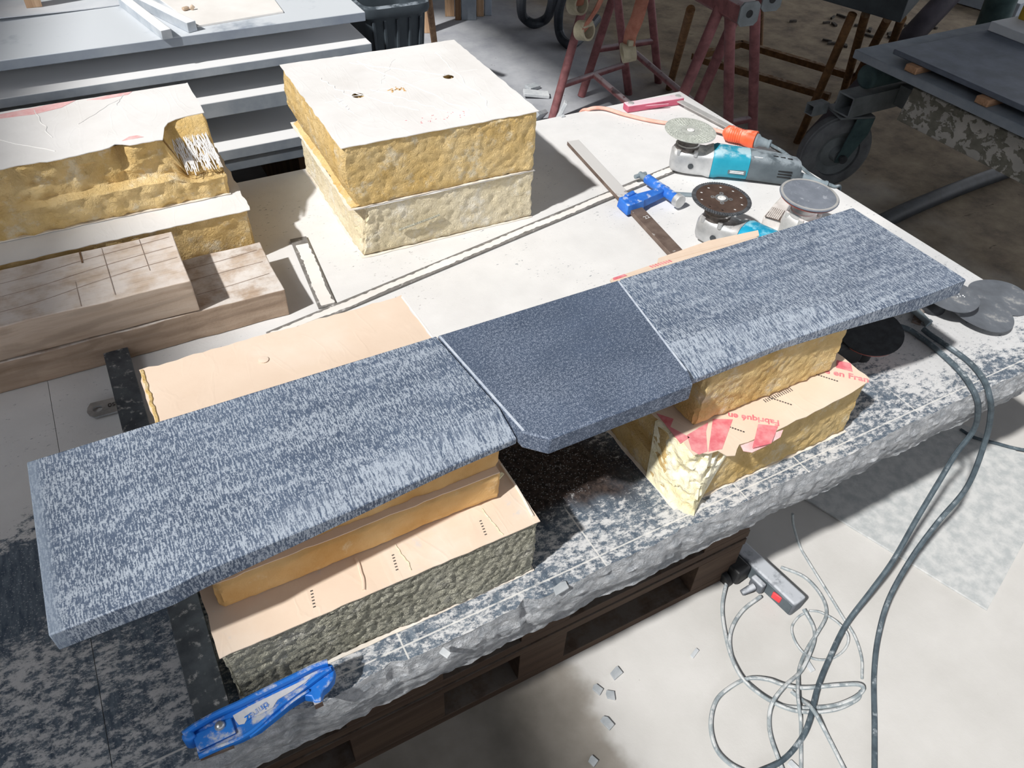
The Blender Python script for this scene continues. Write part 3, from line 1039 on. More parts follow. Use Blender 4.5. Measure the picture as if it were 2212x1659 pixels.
for q in range(14):
    c_ = at(1652 + q * 4.4, 866 - q * 1.9, zt)
    mb.obox((c_.x, c_.y, zt), (0.0013, 0.007, 0.0004))
mb.build('bar_marks', MAT['black_print'], top, smooth=0)
# torn faces of the broken corner: crumbled surface running down to a foot
rr = random.Random(3)
topl = [(0.611, 0.600), (0.613, 0.570), (0.616, 0.545), (0.626, 0.526), (0.648, 0.522), (0.672, 0.520), (0.695, 0.521), (0.712, 0.519)]
botl = [(0.610, 0.590), (0.611, 0.560), (0.612, 0.530), (0.620, 0.505), (0.631, 0.492), (0.642, 0.500), (0.652, 0.507), (0.662, 0.513)]
ns, nr = 56, 30
V, Fc = [], []
def along(tab, s_):
    k_ = min(len(tab) - 2, int(s_ * (len(tab) - 1)))
    f_ = s_ * (len(tab) - 1) - k_
    return Vector((tab[k_][0] * (1 - f_) + tab[k_ + 1][0] * f_, tab[k_][1] * (1 - f_) + tab[k_ + 1][1] * f_))
for a_ in range(ns + 1):
    s_ = a_ / ns
    for b_ in range(nr + 1):
        r_ = b_ / nr
        p_ = along(topl, s_).lerp(along(botl, s_), r_ ** 0.75)
        z_ = 0.6568 - (0.6568 - ZB - 0.001) * r_
        e_ = math.sin(math.pi * min(1, max(0, s_))) ** 0.5 * min(1, r_ * 8 + 0.2) * min(1, (1 - r_) * 6)
        rid = 1 - abs(noise.noise(Vector((p_.x * 46, p_.y * 46, z_ * 50)))) * 2.2
        d_ = e_ * (0.008 * rid + 0.005 * fbm(p_.x * 90, p_.y * 90, z_ * 90, 3) - 0.006)
        n_ = Vector((-0.6, -0.8, 0.25))
        V.append((p_.x + n_.x * d_, p_.y + n_.y * d_, z_ + n_.z * d_ * (1 if b_ else 0)))
m0 = len(V)
V += [(0.67, 0.60, 0.6568), (0.67, 0.60, ZB + 0.001)]
for a_ in range(ns):
    for b_ in range(nr):
        q_ = a_ * (nr + 1) + b_
        Fc.append((q_, q_ + 1, q_ + nr + 2, q_ + nr + 1))
    Fc.append((a_ * (nr + 1), (a_ + 1) * (nr + 1), m0))
    Fc.append(((a_ + 1) * (nr + 1) + nr, a_ * (nr + 1) + nr, m0 + 1))
Fc.append(tuple([m0 + 1] + list(range(nr, -1, -1)) + [m0]))
Fc.append(tuple([m0] + list(range(ns * (nr + 1), ns * (nr + 1) + nr + 1)) + [m0 + 1]))
MB().add(V, Fc).build('torn_corner', MAT['foam_torn'], t, smooth=40)
# strip of paper hanging loose along the front
lp = [at(u_, v_, z_) for u_, v_, z_ in ((1606, 974, 0.653), (1625, 977, 0.652), (1655, 963, 0.653), (1686, 944, 0.655), (1692, 928, 0.6575), (1660, 939, 0.6572), (1620, 955, 0.657), (1600, 962, 0.6565))]
loose = MB().hexa([p - Vector((0, 0, 0.001)) for p in lp], lp)
loose.build('loose_paper', MAT['red_faint'], top, smooth=0)

t, top = foam_block('ochre foam block pressed under the right slate slab, standing on printed paper',
                    0.652, 0.940, 0.561, 0.808, 0.6595, ZS - ST - 0.0008, MAT['foam'], MAT['paper_kraft'], 22, 0.004, 0.005, freq=85, bottom=False, over=0.001)
# two torn cardboard strips sticking out behind the right slab
z1 = ZS - ST - 0.001
card = MB().add([(0.648, 0.80, z1 - 0.004), (0.655, 0.812, z1 - 0.004), (0.79, 0.818, z1 - 0.004), (0.955, 0.812, z1 - 0.004), (0.962, 0.80, z1 - 0.004),
                 (0.648, 0.80, z1), (0.655, 0.812, z1), (0.79, 0.818, z1), (0.955, 0.812, z1), (0.962, 0.80, z1)],
                [(4, 3, 2, 1, 0), (5, 6, 7, 8, 9), (0, 1, 6, 5), (1, 2, 7, 6), (2, 3, 8, 7), (3, 4, 9, 8), (4, 0, 5, 9)])
cd = thing('cardboard_strip', 'torn kraft cardboard strip with red print, behind the right slate slab', 'cardboard', (0.8, 0.81, z1 - 0.004))
cp = card.build('sheet', MAT['paper_kraft'], cd, smooth=0)
MB().add([(0.75, 0.815, z1 + 0.0005), (0.965, 0.806, z1 + 0.0005), (0.972, 0.818, z1 + 0.003), (0.87, 0.829, z1 + 0.003), (0.76, 0.826, z1 + 0.0005),
          (0.75, 0.815, z1 - 0.0015), (0.965, 0.806, z1 - 0.0015), (0.972, 0.818, z1 + 0.001), (0.87, 0.829, z1 + 0.001), (0.76, 0.826, z1 - 0.0015)],
         [(0, 1, 2, 3, 4), (9, 8, 7, 6, 5), (0, 5, 6, 1), (1, 6, 7, 2), (2, 7, 8, 3), (3, 8, 9, 4), (4, 9, 5, 0)]).build('torn_flap', MAT['paper_kraft'], cd, smooth=0)
flat_poly('red_shape', MAT['red_print'], cp, [(0.656, 0.806), (0.659, 0.812), (0.682, 0.813), (0.684, 0.807)], z1 + 0.0004)
mb = MB()
for q in range(8):
    mb.obox((0.735 + q * 0.0055, 0.811, z1 + 0.0004), (0.0026, 0.007, 0.0004), Matrix.Rotation(0.4, 3, 'Z'))
mb.build('red_lettering', MAT['red_print'], cp, smooth=0)

# --- the tall stack at the back of the bench
hc = [(0.508, 1.537), (0.760, 1.601)]
HC = [(x, y) for x, y in ((0.515, 1.580), (0.735, 1.600))]
def carve_top(p):
    for hx, hy in HC:
        r = math.hypot(p.x - hx, p.y - hy)
        if p.z > 0.78 and r < 0.017:
            p.z -= 0.03
    if p.z > 0.66 and p.z < 0.78:
        f = (0.78 - p.z) / 0.12
        if p.x < 0.43:
            p.x += 0.018 * f - 0.012 * math.sin(f * 3.1)
    return p
t, top = foam_block('large ochre foam block with two holes in its white paper, top of the back stack',
                    0.409, 0.836, 1.366, 1.800, 0.656, 0.794, MAT['foam'], MAT['paper_white'], 31, 0.0045, 0.0055, rot=-0.024, carve=carve_top,
                    holes=[circle(HC[0][0], HC[0][1], 0.0135, 16), circle(HC[1][0], HC[1][1], 0.0125, 16)], over=0.004, rag=0.003, freq=75)
zt = 0.7943
for a, b, sd, r in (((0.44, 1.575), (0.815, 1.615), 1, 0.0009), ((0.575, 1.76), (0.70, 1.42), 2, 0.0017), ((0.56, 1.76), (0.73, 1.61), 3, 0.0015),
                    ((0.77, 1.74), (0.745, 1.40), 4, 0.0014), ((0.50, 1.62), (0.60, 1.46), 5, 0.0013), ((0.47, 1.70), (0.50, 1.58), 6, 0.0014), ((0.55, 1.60), (0.66, 1.43), 8, 0.0012),
                    ((0.47, 1.60), (0.475, 1.50), 7, 0.001), ((0.66, 1.74), (0.58, 1.62), 9, 0.0008)):
    MB().tube(wiggle(a, b, 0.012, 14, sd, zt - 0.0004), r, 6, 3).build('paper_crease', MAT['paper_white'], top)
mb = MB()
for i in range(24):
    a = rr.uniform(0, 6.3)
    mb.obox((0.600 + rr.gauss(0, 0.009), 1.578 + rr.gauss(0, 0.006), zt), (rr.uniform(0.002, 0.007), rr.uniform(0.001, 0.004), 0.0006), Matrix.Rotation(a, 3, 'Z'))
mb.build('torn_spot', MAT['foam_deep'], top, smooth=0)
mb = MB()
for i in range(26):
    mb.obox((0.56 + rr.uniform(0, 0.14), 1.395 + rr.uniform(0, 0.035), zt), (rr.uniform(0.001, 0.004), 0.001, 0.0005), Matrix.Rotation(rr.uniform(0, 3), 3, 'Z'))
mb.build('red_flecks', MAT['red_print'], top, smooth=0)
def carve_low(p):
    f = (p.z - ZB) / 0.12
    if p.x < 0.46 and p.y < 1.40:
        d = (0.46 - p.x) + (1.40 - p.y)
        p.x += 0.35 * d * max(0, f) * (0.7 + 0.9 * abs(fbm(p.x * 40, p.y * 40, p.z * 60)))
        p.y += 0.012 * fbm(p.z * 60, 2, 2) * f
    if p.x > 0.82:
        p.x += 0.005 * fbm(p.y * 30, p.z * 34, 3.3, 3)
    return p
t, top = foam_block('pale dusty foam block with a slit in its front, lower of the back stack',
                    0.424, 0.838, 1.367, 1.790, ZB + 0.0005, 0.6545, MAT['foam_pale'], MAT['paper_white'], 32, 0.004, 0.0055, freq=75, rot=-0.02, carve=carve_low, over=0.002)
MB().tube([(0.505, 1.366, 0.585), (0.545, 1.363, 0.592), (0.585, 1.362, 0.598), (0.60, 1.362, 0.601)], 0.003, 6, 4, flat=(0.003, 0.0022)).build('slit', MAT['foam_grey'], t)

# --- the stack at the left
def carve_left(p):
    hz = (p.z - 0.656) / 0.134
    # front face steps back towards the top and is broken
    if p.y < 1.56:
        n1 = fbm(p.x * 14, 1.0, p.z * 20, 3)
        stepb = 0.0
        if hz > 0.42:
            stepb = 0.020 + 0.008 * n1
        if hz > 0.62:
            stepb += 0.010 * abs(fbm(p.x * 26, 3.0, p.z * 30, 3))
        p.y += stepb + 0.007 * fbm(p.x * 40, 4.0, p.z * 50, 3)
        g = abs(p.x - 0.022)
        if g < 0.022 and hz > 0.45:
            p.y += 0.030 * (1 - g / 0.022) * min(1, (hz - 0.4) * 2)
    # scooped right front corner
    if p.x > 0.105 and p.y < 1.66 and hz > 0.35:
        e = min(1, (p.x - 0.105) / 0.03)
        lim = 1.66 - 0.03 * e
        w = max(0, (lim - p.y) / 0.10)
        p.z -= 0.078 * e * min(1, w * 1.6) * max(0, min(1, (hz - 0.30) * 1.6))
    return p
outl = []
for i in range(60):
    x = -0.60 + 0.705 * i / 59
    y = 1.548 + 0.010 * fbm(x * 11, 5.5, 0.2) + 0.005 * noise.noise(Vector((x * 60, 0, 1)))
    if abs(x - 0.022) < 0.022:
        y += 0.016 * (1 - abs(x - 0.022) / 0.022)
    outl.append((x, y))
outl += [(0.112, 1.575), (0.118, 1.600), (0.128, 1.618), (0.145, 1.628), (0.170, 1.634), (0.203, 1.636)]
outl += [(0.204, 1.66), (0.205, 1.70), (0.203, 1.75), (0.204, 1.800)]
for i in range(40):
    x = 0.20 - 0.80 * i / 39
    outl.append((x, 1.798 + 0.002 * noise.noise(Vector((x * 50, 4, 1)))))
t, top = foam_block('broken ochre foam block with a torn white paper top, upper of the left stack',
                    -0.60, 0.203, 1.535, 1.797, 0.6565, 0.79, MAT['foam'], MAT['paper_white'], 41, 0.004, 0.0065, carve=carve_left, outline=outl, freq=36)
for poly in ([(-0.25, 1.775), (-0.12, 1.79), (-0.06, 1.797), (-0.02, 1.797), (-0.05, 1.772), (-0.10, 1.76)],
             [(0.0, 1.79), (0.05, 1.797), (0.09, 1.797), (0.08, 1.785), (0.03, 1.78)],
             [(0.035, 1.572), (0.05, 1.585), (0.065, 1.585), (0.075, 1.573)]):
    flat_poly('red_stain', MAT['red_faint'], top, poly, 0.7904)
for a, b, sd in (((-0.10, 1.78), (-0.08, 1.64), 1), ((0.06, 1.77), (-0.03, 1.68), 2), ((-0.2, 1.70), (-0.08, 1.58), 3), ((0.05, 1.74), (0.07, 1.79), 5)):
    MB().tube(wiggle(a, b, 0.006, 8, sd, 0.7899), 0.0012, 6, 3).build('paper_crease', MAT['paper_white'], top)
rr = random.Random(5)
mb = MB()
for i in range(120):       # frayed white fibres of the scoop
    x = rr.uniform(0.125, 0.198)
    y = 1.60 - rr.uniform(0.0, 0.045)
    z = 0.712 + (y - 1.55) * 0.75 + 0.006
    jt = rr.uniform(-0.004, 0.004)
    ln_ = rr.uniform(0.5, 1.0)
    mb.tube([(x, y + 0.02 * ln_, z + 0.014 * ln_ - 0.001), (x + 0.002 + jt, y, z), (x + 0.003 + 2 * jt, y - 0.018 * ln_, z - 0.012 * ln_ - 0.001)], rr.uniform(0.0005, 0.0011), 5, 2)
mb.build('frayed_fibre', MAT['paper_white'], t)['kind'] = 'stuff'
t, top = foam_block('ochre foam block with white paper strip showing, lower of the left stack behind the timbers',
                    -0.62, 0.222, 1.462, 1.795, ZB + 0.0005, 0.655, MAT['foam'], MAT['paper_white'], 42, 0.0045, 0.007, over=0.003, rag=0.004)

# ------------------------------------------------------------------ timbers
def timber(label, x0, x1, y0, y1, z0, z1, mat, kerf=None, seed=0):
    t = thing('timber_beam', label, 'timber', ((x0 + x1) / 2, y0, z0))
    nx = 120
    V, Fc = [], []
    prof = [(y0, z0), (y0, z1), ((y0 + y1) / 2, z1), (y1, z1), (y1, z0)]
    for i in range(nx + 1):
        x = x0 + (x1 - x0) * i / nx
        for j, (y, z) in enumerate(prof):
            dy = 0.0025 * fbm(x * 14, seed, j * 3.1) + (0.004 * fbm(x * 3, seed + 2, 1) if j in (0, 1) else 0)
            dz = 0.001 * fbm(x * 12, seed + 5, j * 2.7)
            if z == z0:
                dz = 0
            xe = 0.006 * fbm(y * 20, z * 20, seed) if i == nx else 0
            V.append((x + xe, y + dy, z + dz))
    m = len(prof)
    for i in range(nx):
        for k in range(m):
            l = (k + 1) % m
            Fc.append((i * m + k, i * m + l, (i + 1) * m + l, (i + 1) * m + k))
    Fc.append(tuple(range(m)))
    Fc.append(tuple(range(nx * m + m - 1, nx * m - 1, -1)))
    b = MB().add(V, Fc).build('beam', mat, t, bevel=0.0018, smooth=30)
    return t, b

tB, bB = timber('dust-covered timber beam lying on the bench, under the shorter beam', -0.75, 0.222, 1.249, 1.428, ZB + 0.0008, 0.5965, MAT['beam2'], seed=1)
tA, bA = timber('weathered timber beam with saw cuts across its top, lying on the longer beam', -0.75, 0.065, 1.250, 1.425, 0.599, 0.665, MAT['beam'], seed=2)
for x, y0, y1, w in ((-0.098, 1.385, 1.4245, 0.003), (-0.06, 1.262, 1.42, 0.0008), (0.006, 1.31, 1.422, 0.0008), (-0.115, 1.252, 1.33, 0.0008)):
    box_part('saw_cut', MAT['crack'] if w < 0.002 else MAT['plank'], bA, x, x + w, y0, y1, 0.6656, 0.6662, 0)
for k, (ya, yb_) in enumerate(((1.29, 1.33), (1.335, 1.37), (1.375, 1.405))):
    MB().tube([(-0.30, ya, 0.6658), (-0.18, ya + 0.006, 0.6658), (-0.09, (ya + yb_) / 2 + 0.004, 0.6660), (-0.01, yb_ - 0.004, 0.6660), (0.058, yb_ + 0.002, 0.6658)], 0.00045, 5, 4).build('drying_crack', MAT['crack'], bA)
for k, (ya, yb_) in enumerate(((1.30, 1.31), (1.35, 1.355), (1.39, 1.40))):
    MB().tube([(0.07, ya, 0.5975), (0.14, ya + 0.003, 0.5976), (0.21, yb_, 0.5974)], 0.00045, 5, 4).build('drying_crack', MAT['crack'], bB)

# ------------------------------------------------------------------ clamps, square and hand tools on the bench
def bar_between(p, q, w, h):
    """flat bar mesh along p-q, width w, height h, bottom on the given z"""
    p, q = Vector(p), Vector(q)
    d = (q - p).normalized()
    n = Vector((-d.y, d.x, 0)).normalized() * (w / 2)
    u = Vector((0, 0, h))
    return MB().hexa([p - n, q - n, q + n, p + n], [p - n + u, q - n + u, q + n + u, p + n + u])


# steel square lying flat
sq = thing('steel_square', 'long dusty steel square lying flat in front of the back foam stack', 'square', (0.30, 1.22, ZB))
bar_between((0.168, 1.196, ZB + 0.0008), (1.295, 1.409, ZB + 0.0008), 0.030, 0.004).build('long_leg', MAT['steel_square'], sq, bevel=0.0006)
bar_between((0.318, 1.500, ZB + 0.0008), (0.296, 1.238, ZB + 0.0008), 0.036, 0.004).build('short_leg', MAT['steel_square'], sq, bevel=0.0006)
def dust_strip(a, b, w_, off, z, seed, parent):
    a, b = Vector(a), Vector(b)
    d_ = (b - a).normalized()
    n_ = Vector((-d_.y, d_.x))
    N = int((b - a).length / 0.004)
    lo_, hi_ = [], []
    for i in range(N + 1):
        p = a.lerp(b, i / N)
        q = i * 0.35
        e0 = noise.noise(Vector((q, seed, 0))) * 0.0035 + noise.noise(Vector((q * 0.1, seed, 5))) * 0.004
        e1 = noise.noise(Vector((q, seed, 9))) * 0.0035 + noise.noise(Vector((q * 0.1, seed, 2))) * 0.004
        lo_.append(p + n_ * (off - w_ / 2 + e0))
        hi_.append(p + n_ * (off + w_ / 2 + e1))
    return flat_poly('dust_layer', MAT['sheet'], parent, [tuple(p) for p in lo_ + hi_[::-1]], z, 0.0008)
dust_strip((0.172, 1.197), (1.29, 1.408), 0.0165, -0.001, ZB + 0.0053, 3, sq)
dust_strip((0.315, 1.470), (0.297, 1.242), 0.026, 0.002, ZB + 0.0053, 6, sq)

# bar clamp at the back right
def bar_mat():
    t_ = NT('clamp_bar_dusty_end')
    w_ = t_.coord('World')
    y_ = t_.sep(w_)[1]
    p_ = t_.math('ADD', t_.noise(w_, 45, 6, 0.7), t_.math('MULTIPLY', t_.step(y_, 1.24, 1.42), 0.42))
    m_ = t_.math('MULTIPLY', t_.step(p_, 0.60, 0.72), t_.step(t_.up(), 0.5, 0.9))
    t_.color(t_.mix(m_, t_.ramp(t_.noise(w_, 40, 4), [(0.3, hexc('#66564e')), (0.7, hexc('#85756b'))]), hexc('#dedcda')))
    return t_.set(0.6, 0.3)
MAT['clamp_bar'] = bar_mat()
A, B = Vector((1.113, 1.628, ZB + 0.0066)), Vector((1.030, 1.00, ZB + 0.0066))
d = (B - A).normalized()
nrm = Vector((-d.y, d.x, 0))          # towards +x side
c1 = thing('bar_clamp', 'bar clamp with brown steel bar and worn blue sliding arm beside the grinders', 'clamp', (1.07, 1.3, ZB))
bar_between(A, B, 0.034, 0.011).build('bar', MAT['clamp_bar'], c1, bevel=0.001)
flat_text('number', '22', 0.016, MAT['blue_dust'], c1, 1.064, 1.222, ZB + 0.0180, math.atan2(d.y, d.x) + math.pi / 2 + 0.2)
m = A.lerp(B, 0.545)
ax = Vector((0.93, 0.05, 0)).normalized()
arm = MB()
arm.hexa([m + Vector(p) for p in ((-0.032, -0.024, 0), (0.02, -0.022, 0), (0.022, 0.022, 0), (-0.030, 0.022, 0))],
         [m + Vector(p) for p in ((-0.030, -0.021, 0.026), (0.02, -0.019, 0.028), (0.022, 0.020, 0.028), (-0.028, 0.020, 0.026))])
arm.hexa([m + Vector(p) for p in ((0.018, -0.017, 0.004), (0.115, 0.004, 0.006), (0.115, 0.020, 0.006), (0.018, 0.017, 0.004))],
         [m + Vector(p) for p in ((0.018, -0.016, 0.027), (0.115, 0.005, 0.025), (0.115, 0.019, 0.025), (0.018, 0.016, 0.027))])
aro = arm.build('sliding_arm', MAT['blue_worn'], c1, bevel=0.003, seg=3)
MB().cyl(m + Vector((-0.012, 0.013, 0.027)), m + Vector((0.012, 0.018, 0.029)), 0.006, n=12).build('arm_rib', MAT['blue_worn'], aro)
hp, hq = m + Vector((0.098, 0.078, 0.017)), m + Vector((0.104, -0.038, 0.017))
MB().cyl(hp, hq, 0.0125, n=18).build('spindle_housing', MAT['blue_worn'], aro, bevel=0.002)
sp = MB().cyl(hq + Vector((-0.0003, 0.004, 0)), hq + Vector((0.0008, -0.012, 0)), 0.0165, n=20).build('screw_pad', MAT['alu'], c1, bevel=0.002)
MB().cyl(hp + Vector((0, -0.003, 0)), hp + Vector((-0.004, 0.026, 0)), 0.008, n=14).build('spindle', MAT['rubber_grey'], c1)
MB().cyl(hp + Vector((-0.022, 0.020, 0)), hp + Vector((0.012, 0.022, 0)), 0.0055, n=12).build('tommy_bar', MAT['rubber_grey'], c1)

pw = thing('grinder_spanner', 'small grey flat spanner half hidden beneath the brown diamond disc', 'spanner', (1.22, 1.29, ZB))
bar_between((1.172, 1.322, ZB + 0.001), (1.262, 1.268, ZB + 0.001), 0.012, 0.006).build('shank', MAT['rubber_grey'], pw, bevel=0.001)

# the second clamp, lying from front to back under the left slab
c2 = thing('bar_clamp', 'bar clamp with dark steel bar under the left slab and bright blue arm in front', 'clamp', (-0.09, 0.8, ZB))
zc2 = ZB + 0.019
MB().box(-0.112, -0.071, 0.478, 1.256, zc2, zc2 + 0.008).build('bar', MAT['steel_black'], c2, bevel=0.0008)
MB().box(-0.108, -0.076, 1.15, 1.18, ZB + 0.0005, zc2).build('bar_stop', MAT['steel_dark'], c2, bevel=0.001)
# outline of the cast arm, built as a web with raised rims
zl, zw = ZB + 0.0275, ZB + 0.044
def pk(seq, z):
    return [tuple(at(u_, v_, z)[:2]) for u_, v_ in seq]
web = pk([(404, 1592), (425, 1572), (470, 1546), (520, 1523), (580, 1494), (640, 1464), (680, 1443), (705, 1432), (717, 1434), (723, 1446), (720, 1465), (708, 1482), (698, 1490), (694, 1500), (694, 1514), (678, 1516), (672, 1504), (655, 1502),
          (625, 1520), (590, 1548), (560, 1572), (520, 1592), (470, 1612), (428, 1632), (420, 1602)], zw)
wb_ = MB().prism(web[::-1], zl, zw).build('arm_web', MAT['blue'], c2, bevel=0.0016, seg=2)
def rim(seq, r, dz):
    return MB().tube([at(u_, v_, zw + dz) for u_, v_ in seq], r, 8, 6, flat=(r, r * 1.4)).build('arm_rim', MAT['blue'], wb_)
rim([(396, 1588), (425, 1568), (470, 1543), (520, 1520), (580, 1490), (640, 1461), (682, 1440), (708, 1432)], 0.0042, 0.004)
rim([(430, 1634), (470, 1616), (520, 1595), (555, 1572), (600, 1530), (650, 1492), (690, 1462), (715, 1445)], 0.0032, 0.002)
rim([(540, 1592), (585, 1556), (630, 1518), (668, 1492)], 0.0022, 0.000)
MB().prism(pk([(416, 1592), (500, 1552), (511, 1586), (432, 1624)], zw)[::-1], zw, zw + 0.004).build('clamp_head', MAT['blue'], wb_, bevel=0.0012)
MB().prism(pk([(390, 1590), (412, 1574), (424, 1590), (410, 1602), (396, 1602)], zw + 0.006)[::-1], zl, zw + 0.008).build('arm_nose', MAT['blue'], wb_, bevel=0.003)
rv = at(475, 1568, zw + 0.004)
MB().lathe([(0.0062, 0.0), (0.0055, 0.0025), (0.0035, 0.0045), (0.0001, 0.0052)], 16, Matrix.Translation(rv)).build('rivet', MAT['steel_bright'], wb_)
ws0, ws1 = at(434, 1640, zl + 0.006), at(506, 1612, zl + 0.006)
bar_between(ws0 + Vector((0, -0.0008, 0)), ws1 + Vector((0, -0.0008, 0)), 0.003, 0.006).build('wear_strip', MAT['steel_brown'], wb_)
tpx = at(686, 1514, zw - 0.004)
MB().box(tpx.x - 0.005, tpx.x + 0.005, tpx.y - 0.004, tpx.y + 0.002, zw - 0.0145, zw - 0.003).build('arm_tip', MAT['steel_brown'], wb_)
flat_poly('dust_patch', MAT['blue_dust'], wb_, pk([(503, 1546), (540, 1525), (585, 1503), (625, 1484), (655, 1470), (672, 1462), (660, 1474), (630, 1494), (600, 1512), (590, 1528), (560, 1545), (535, 1552), (528, 1564), (516, 1566), (508, 1556)], zw)[::-1], zw + 0.0004)
lt = at(556, 1538, zw)
flat_text('cast_lettering', 'tinrez', 0.0125, MAT['blue'], wb_, lt.x, lt.y, zw + 0.0009, math.radians(193), True)

tt = thing('pin_wrench', 'small steel tab with a hole and stamped 150, beside the clamp bar end', 'wrench', (-0.12, 1.12, ZB))
zt = ZB + 0.006
me = curve_mesh('tab', [[(-0.152, 1.150), (-0.158, 1.140), (-0.160, 1.130), (-0.157, 1.120), (-0.150, 1.112), (-0.096, 1.110), (-0.096, 1.146)], circle(-0.143, 1.131, 0.0078, 18)], zt, 0.003)
finish(me, 'tab', MAT['steel_bright'], tt, smooth=0)
flat_text('stamp', '150', 0.013, MAT['black_print'], tt, -0.117, 1.131, zt + 0.0018, math.radians(175), True)

# folding bevel with a red handle
fb = thing('angle_gauge', 'dusty red-handled folding angle gauge lying open on the far corner of the bench', 'angle gauge', (1.45, 1.70, ZB))
p0, p1 = Vector((1.372, 1.754, ZB + 0.001)), Vector((1.562, 1.735, ZB + 0.001))
hd = bar_between(p0, p1, 0.030, 0.021).build('handle', MAT['red_tool'], fb, bevel=0.003)
for q in (0.09, 0.93):
    c = p0.lerp(p1, q)
    MB().lathe([(0.009, 0), (0.0085, 0.002), (0.003, 0.003)], 16, Matrix.Translation((c.x, c.y, ZB + 0.022))).build('rivet', MAT['blade'], fb)
bar_between(p0 + Vector((0.04, -0.016, 0.006)), p1 + Vector((-0.06, -0.017, 0.006)), 0.003, 0.008).build('handle_groove', MAT['red_tool'], hd, bevel=0.001)
bar_between((1.545, 1.722, ZB + 0.012), (1.578, 1.440, ZB + 0.012), 0.022, 0.003).build('blade', MAT['blade'], fb, bevel=0.0006)
bar_between((1.552, 1.700, ZB + 0.001), (1.585, 1.46, ZB + 0.001), 0.014, 0.010).build('blade_stop', MAT['blade'], fb, bevel=0.001)

# toothed tool covered in dust
tp = at(1722, 396, ZB + 0.03)
tq = at(1664, 488, ZB + 0.012)
tl = thing('bush_hammer', 'white dust-caked tool with a gridded toothed end beside the sanding pad', 'hand tool', (tq.x, tq.y, ZB))
d = (tq - tp)
d.z = 0
d.normalize()
n = Vector((-d.y, d.x, 0))
def tbox(s0, s1, w0, w1, za, zb_):
    a, b = Vector((tq.x, tq.y, 0)) + d * s0, Vector((tq.x, tq.y, 0)) + d * s1
    return MB().hexa([a - n * w0 / 2 + Vector((0, 0, za)), b - n * w1 / 2 + Vector((0, 0, za)), b + n * w1 / 2 + Vector((0, 0, za)), a + n * w0 / 2 + Vector((0, 0, za))],
                     [a - n * w0 / 2 + Vector((0, 0, zb_)), b - n * w1 / 2 + Vector((0, 0, zb_)), b + n * w1 / 2 + Vector((0, 0, zb_)), a + n * w0 / 2 + Vector((0, 0, zb_))])
tbox(-0.128, 0.0, 0.026, 0.044, ZB + 0.001, ZB + 0.034).build('body', MAT['white_tool'], tl, bevel=0.004)
tbox(-0.045, 0.006, 0.030, 0.036, ZB + 0.034, ZB + 0.0355).build('tooth_plate', MAT['steel_brown'], tl)
for i in range(9):
    mb = MB()
    for j in range(7):
        c = Vector((tq.x, tq.y, ZB + 0.0360)) + d * (-0.041 + i * 0.0055) + n * (-0.0125 + j * 0.0042)
        mb.obox(c, (0.0030, 0.0040, 0.0026), Matrix.Rotation(math.atan2(d.y, d.x) + math.pi / 2, 3, 'Z'))
    mb.build('tooth_row', MAT['toothed'], tl, smooth=0)['kind'] = 'stuff'
MB().lathe([(0.011, -0.008), (0.012, 0.0), (0.009, 0.008), (0.003, 0.011)], 14, Matrix.Translation(tp + Vector((-0.004, 0.006, -0.002)))).build('knob', MAT['white_tool'], tl)

# ------------------------------------------------------------------ angle grinders lying on their backs, disc up
def disc_frame(z, tilt=(0, 0)):
    return Matrix.Translation((0, 0, z)) @ Matrix.Rotation(tilt[0], 4, 'X') @ Matrix.Rotation(tilt[1], 4, 'Y')


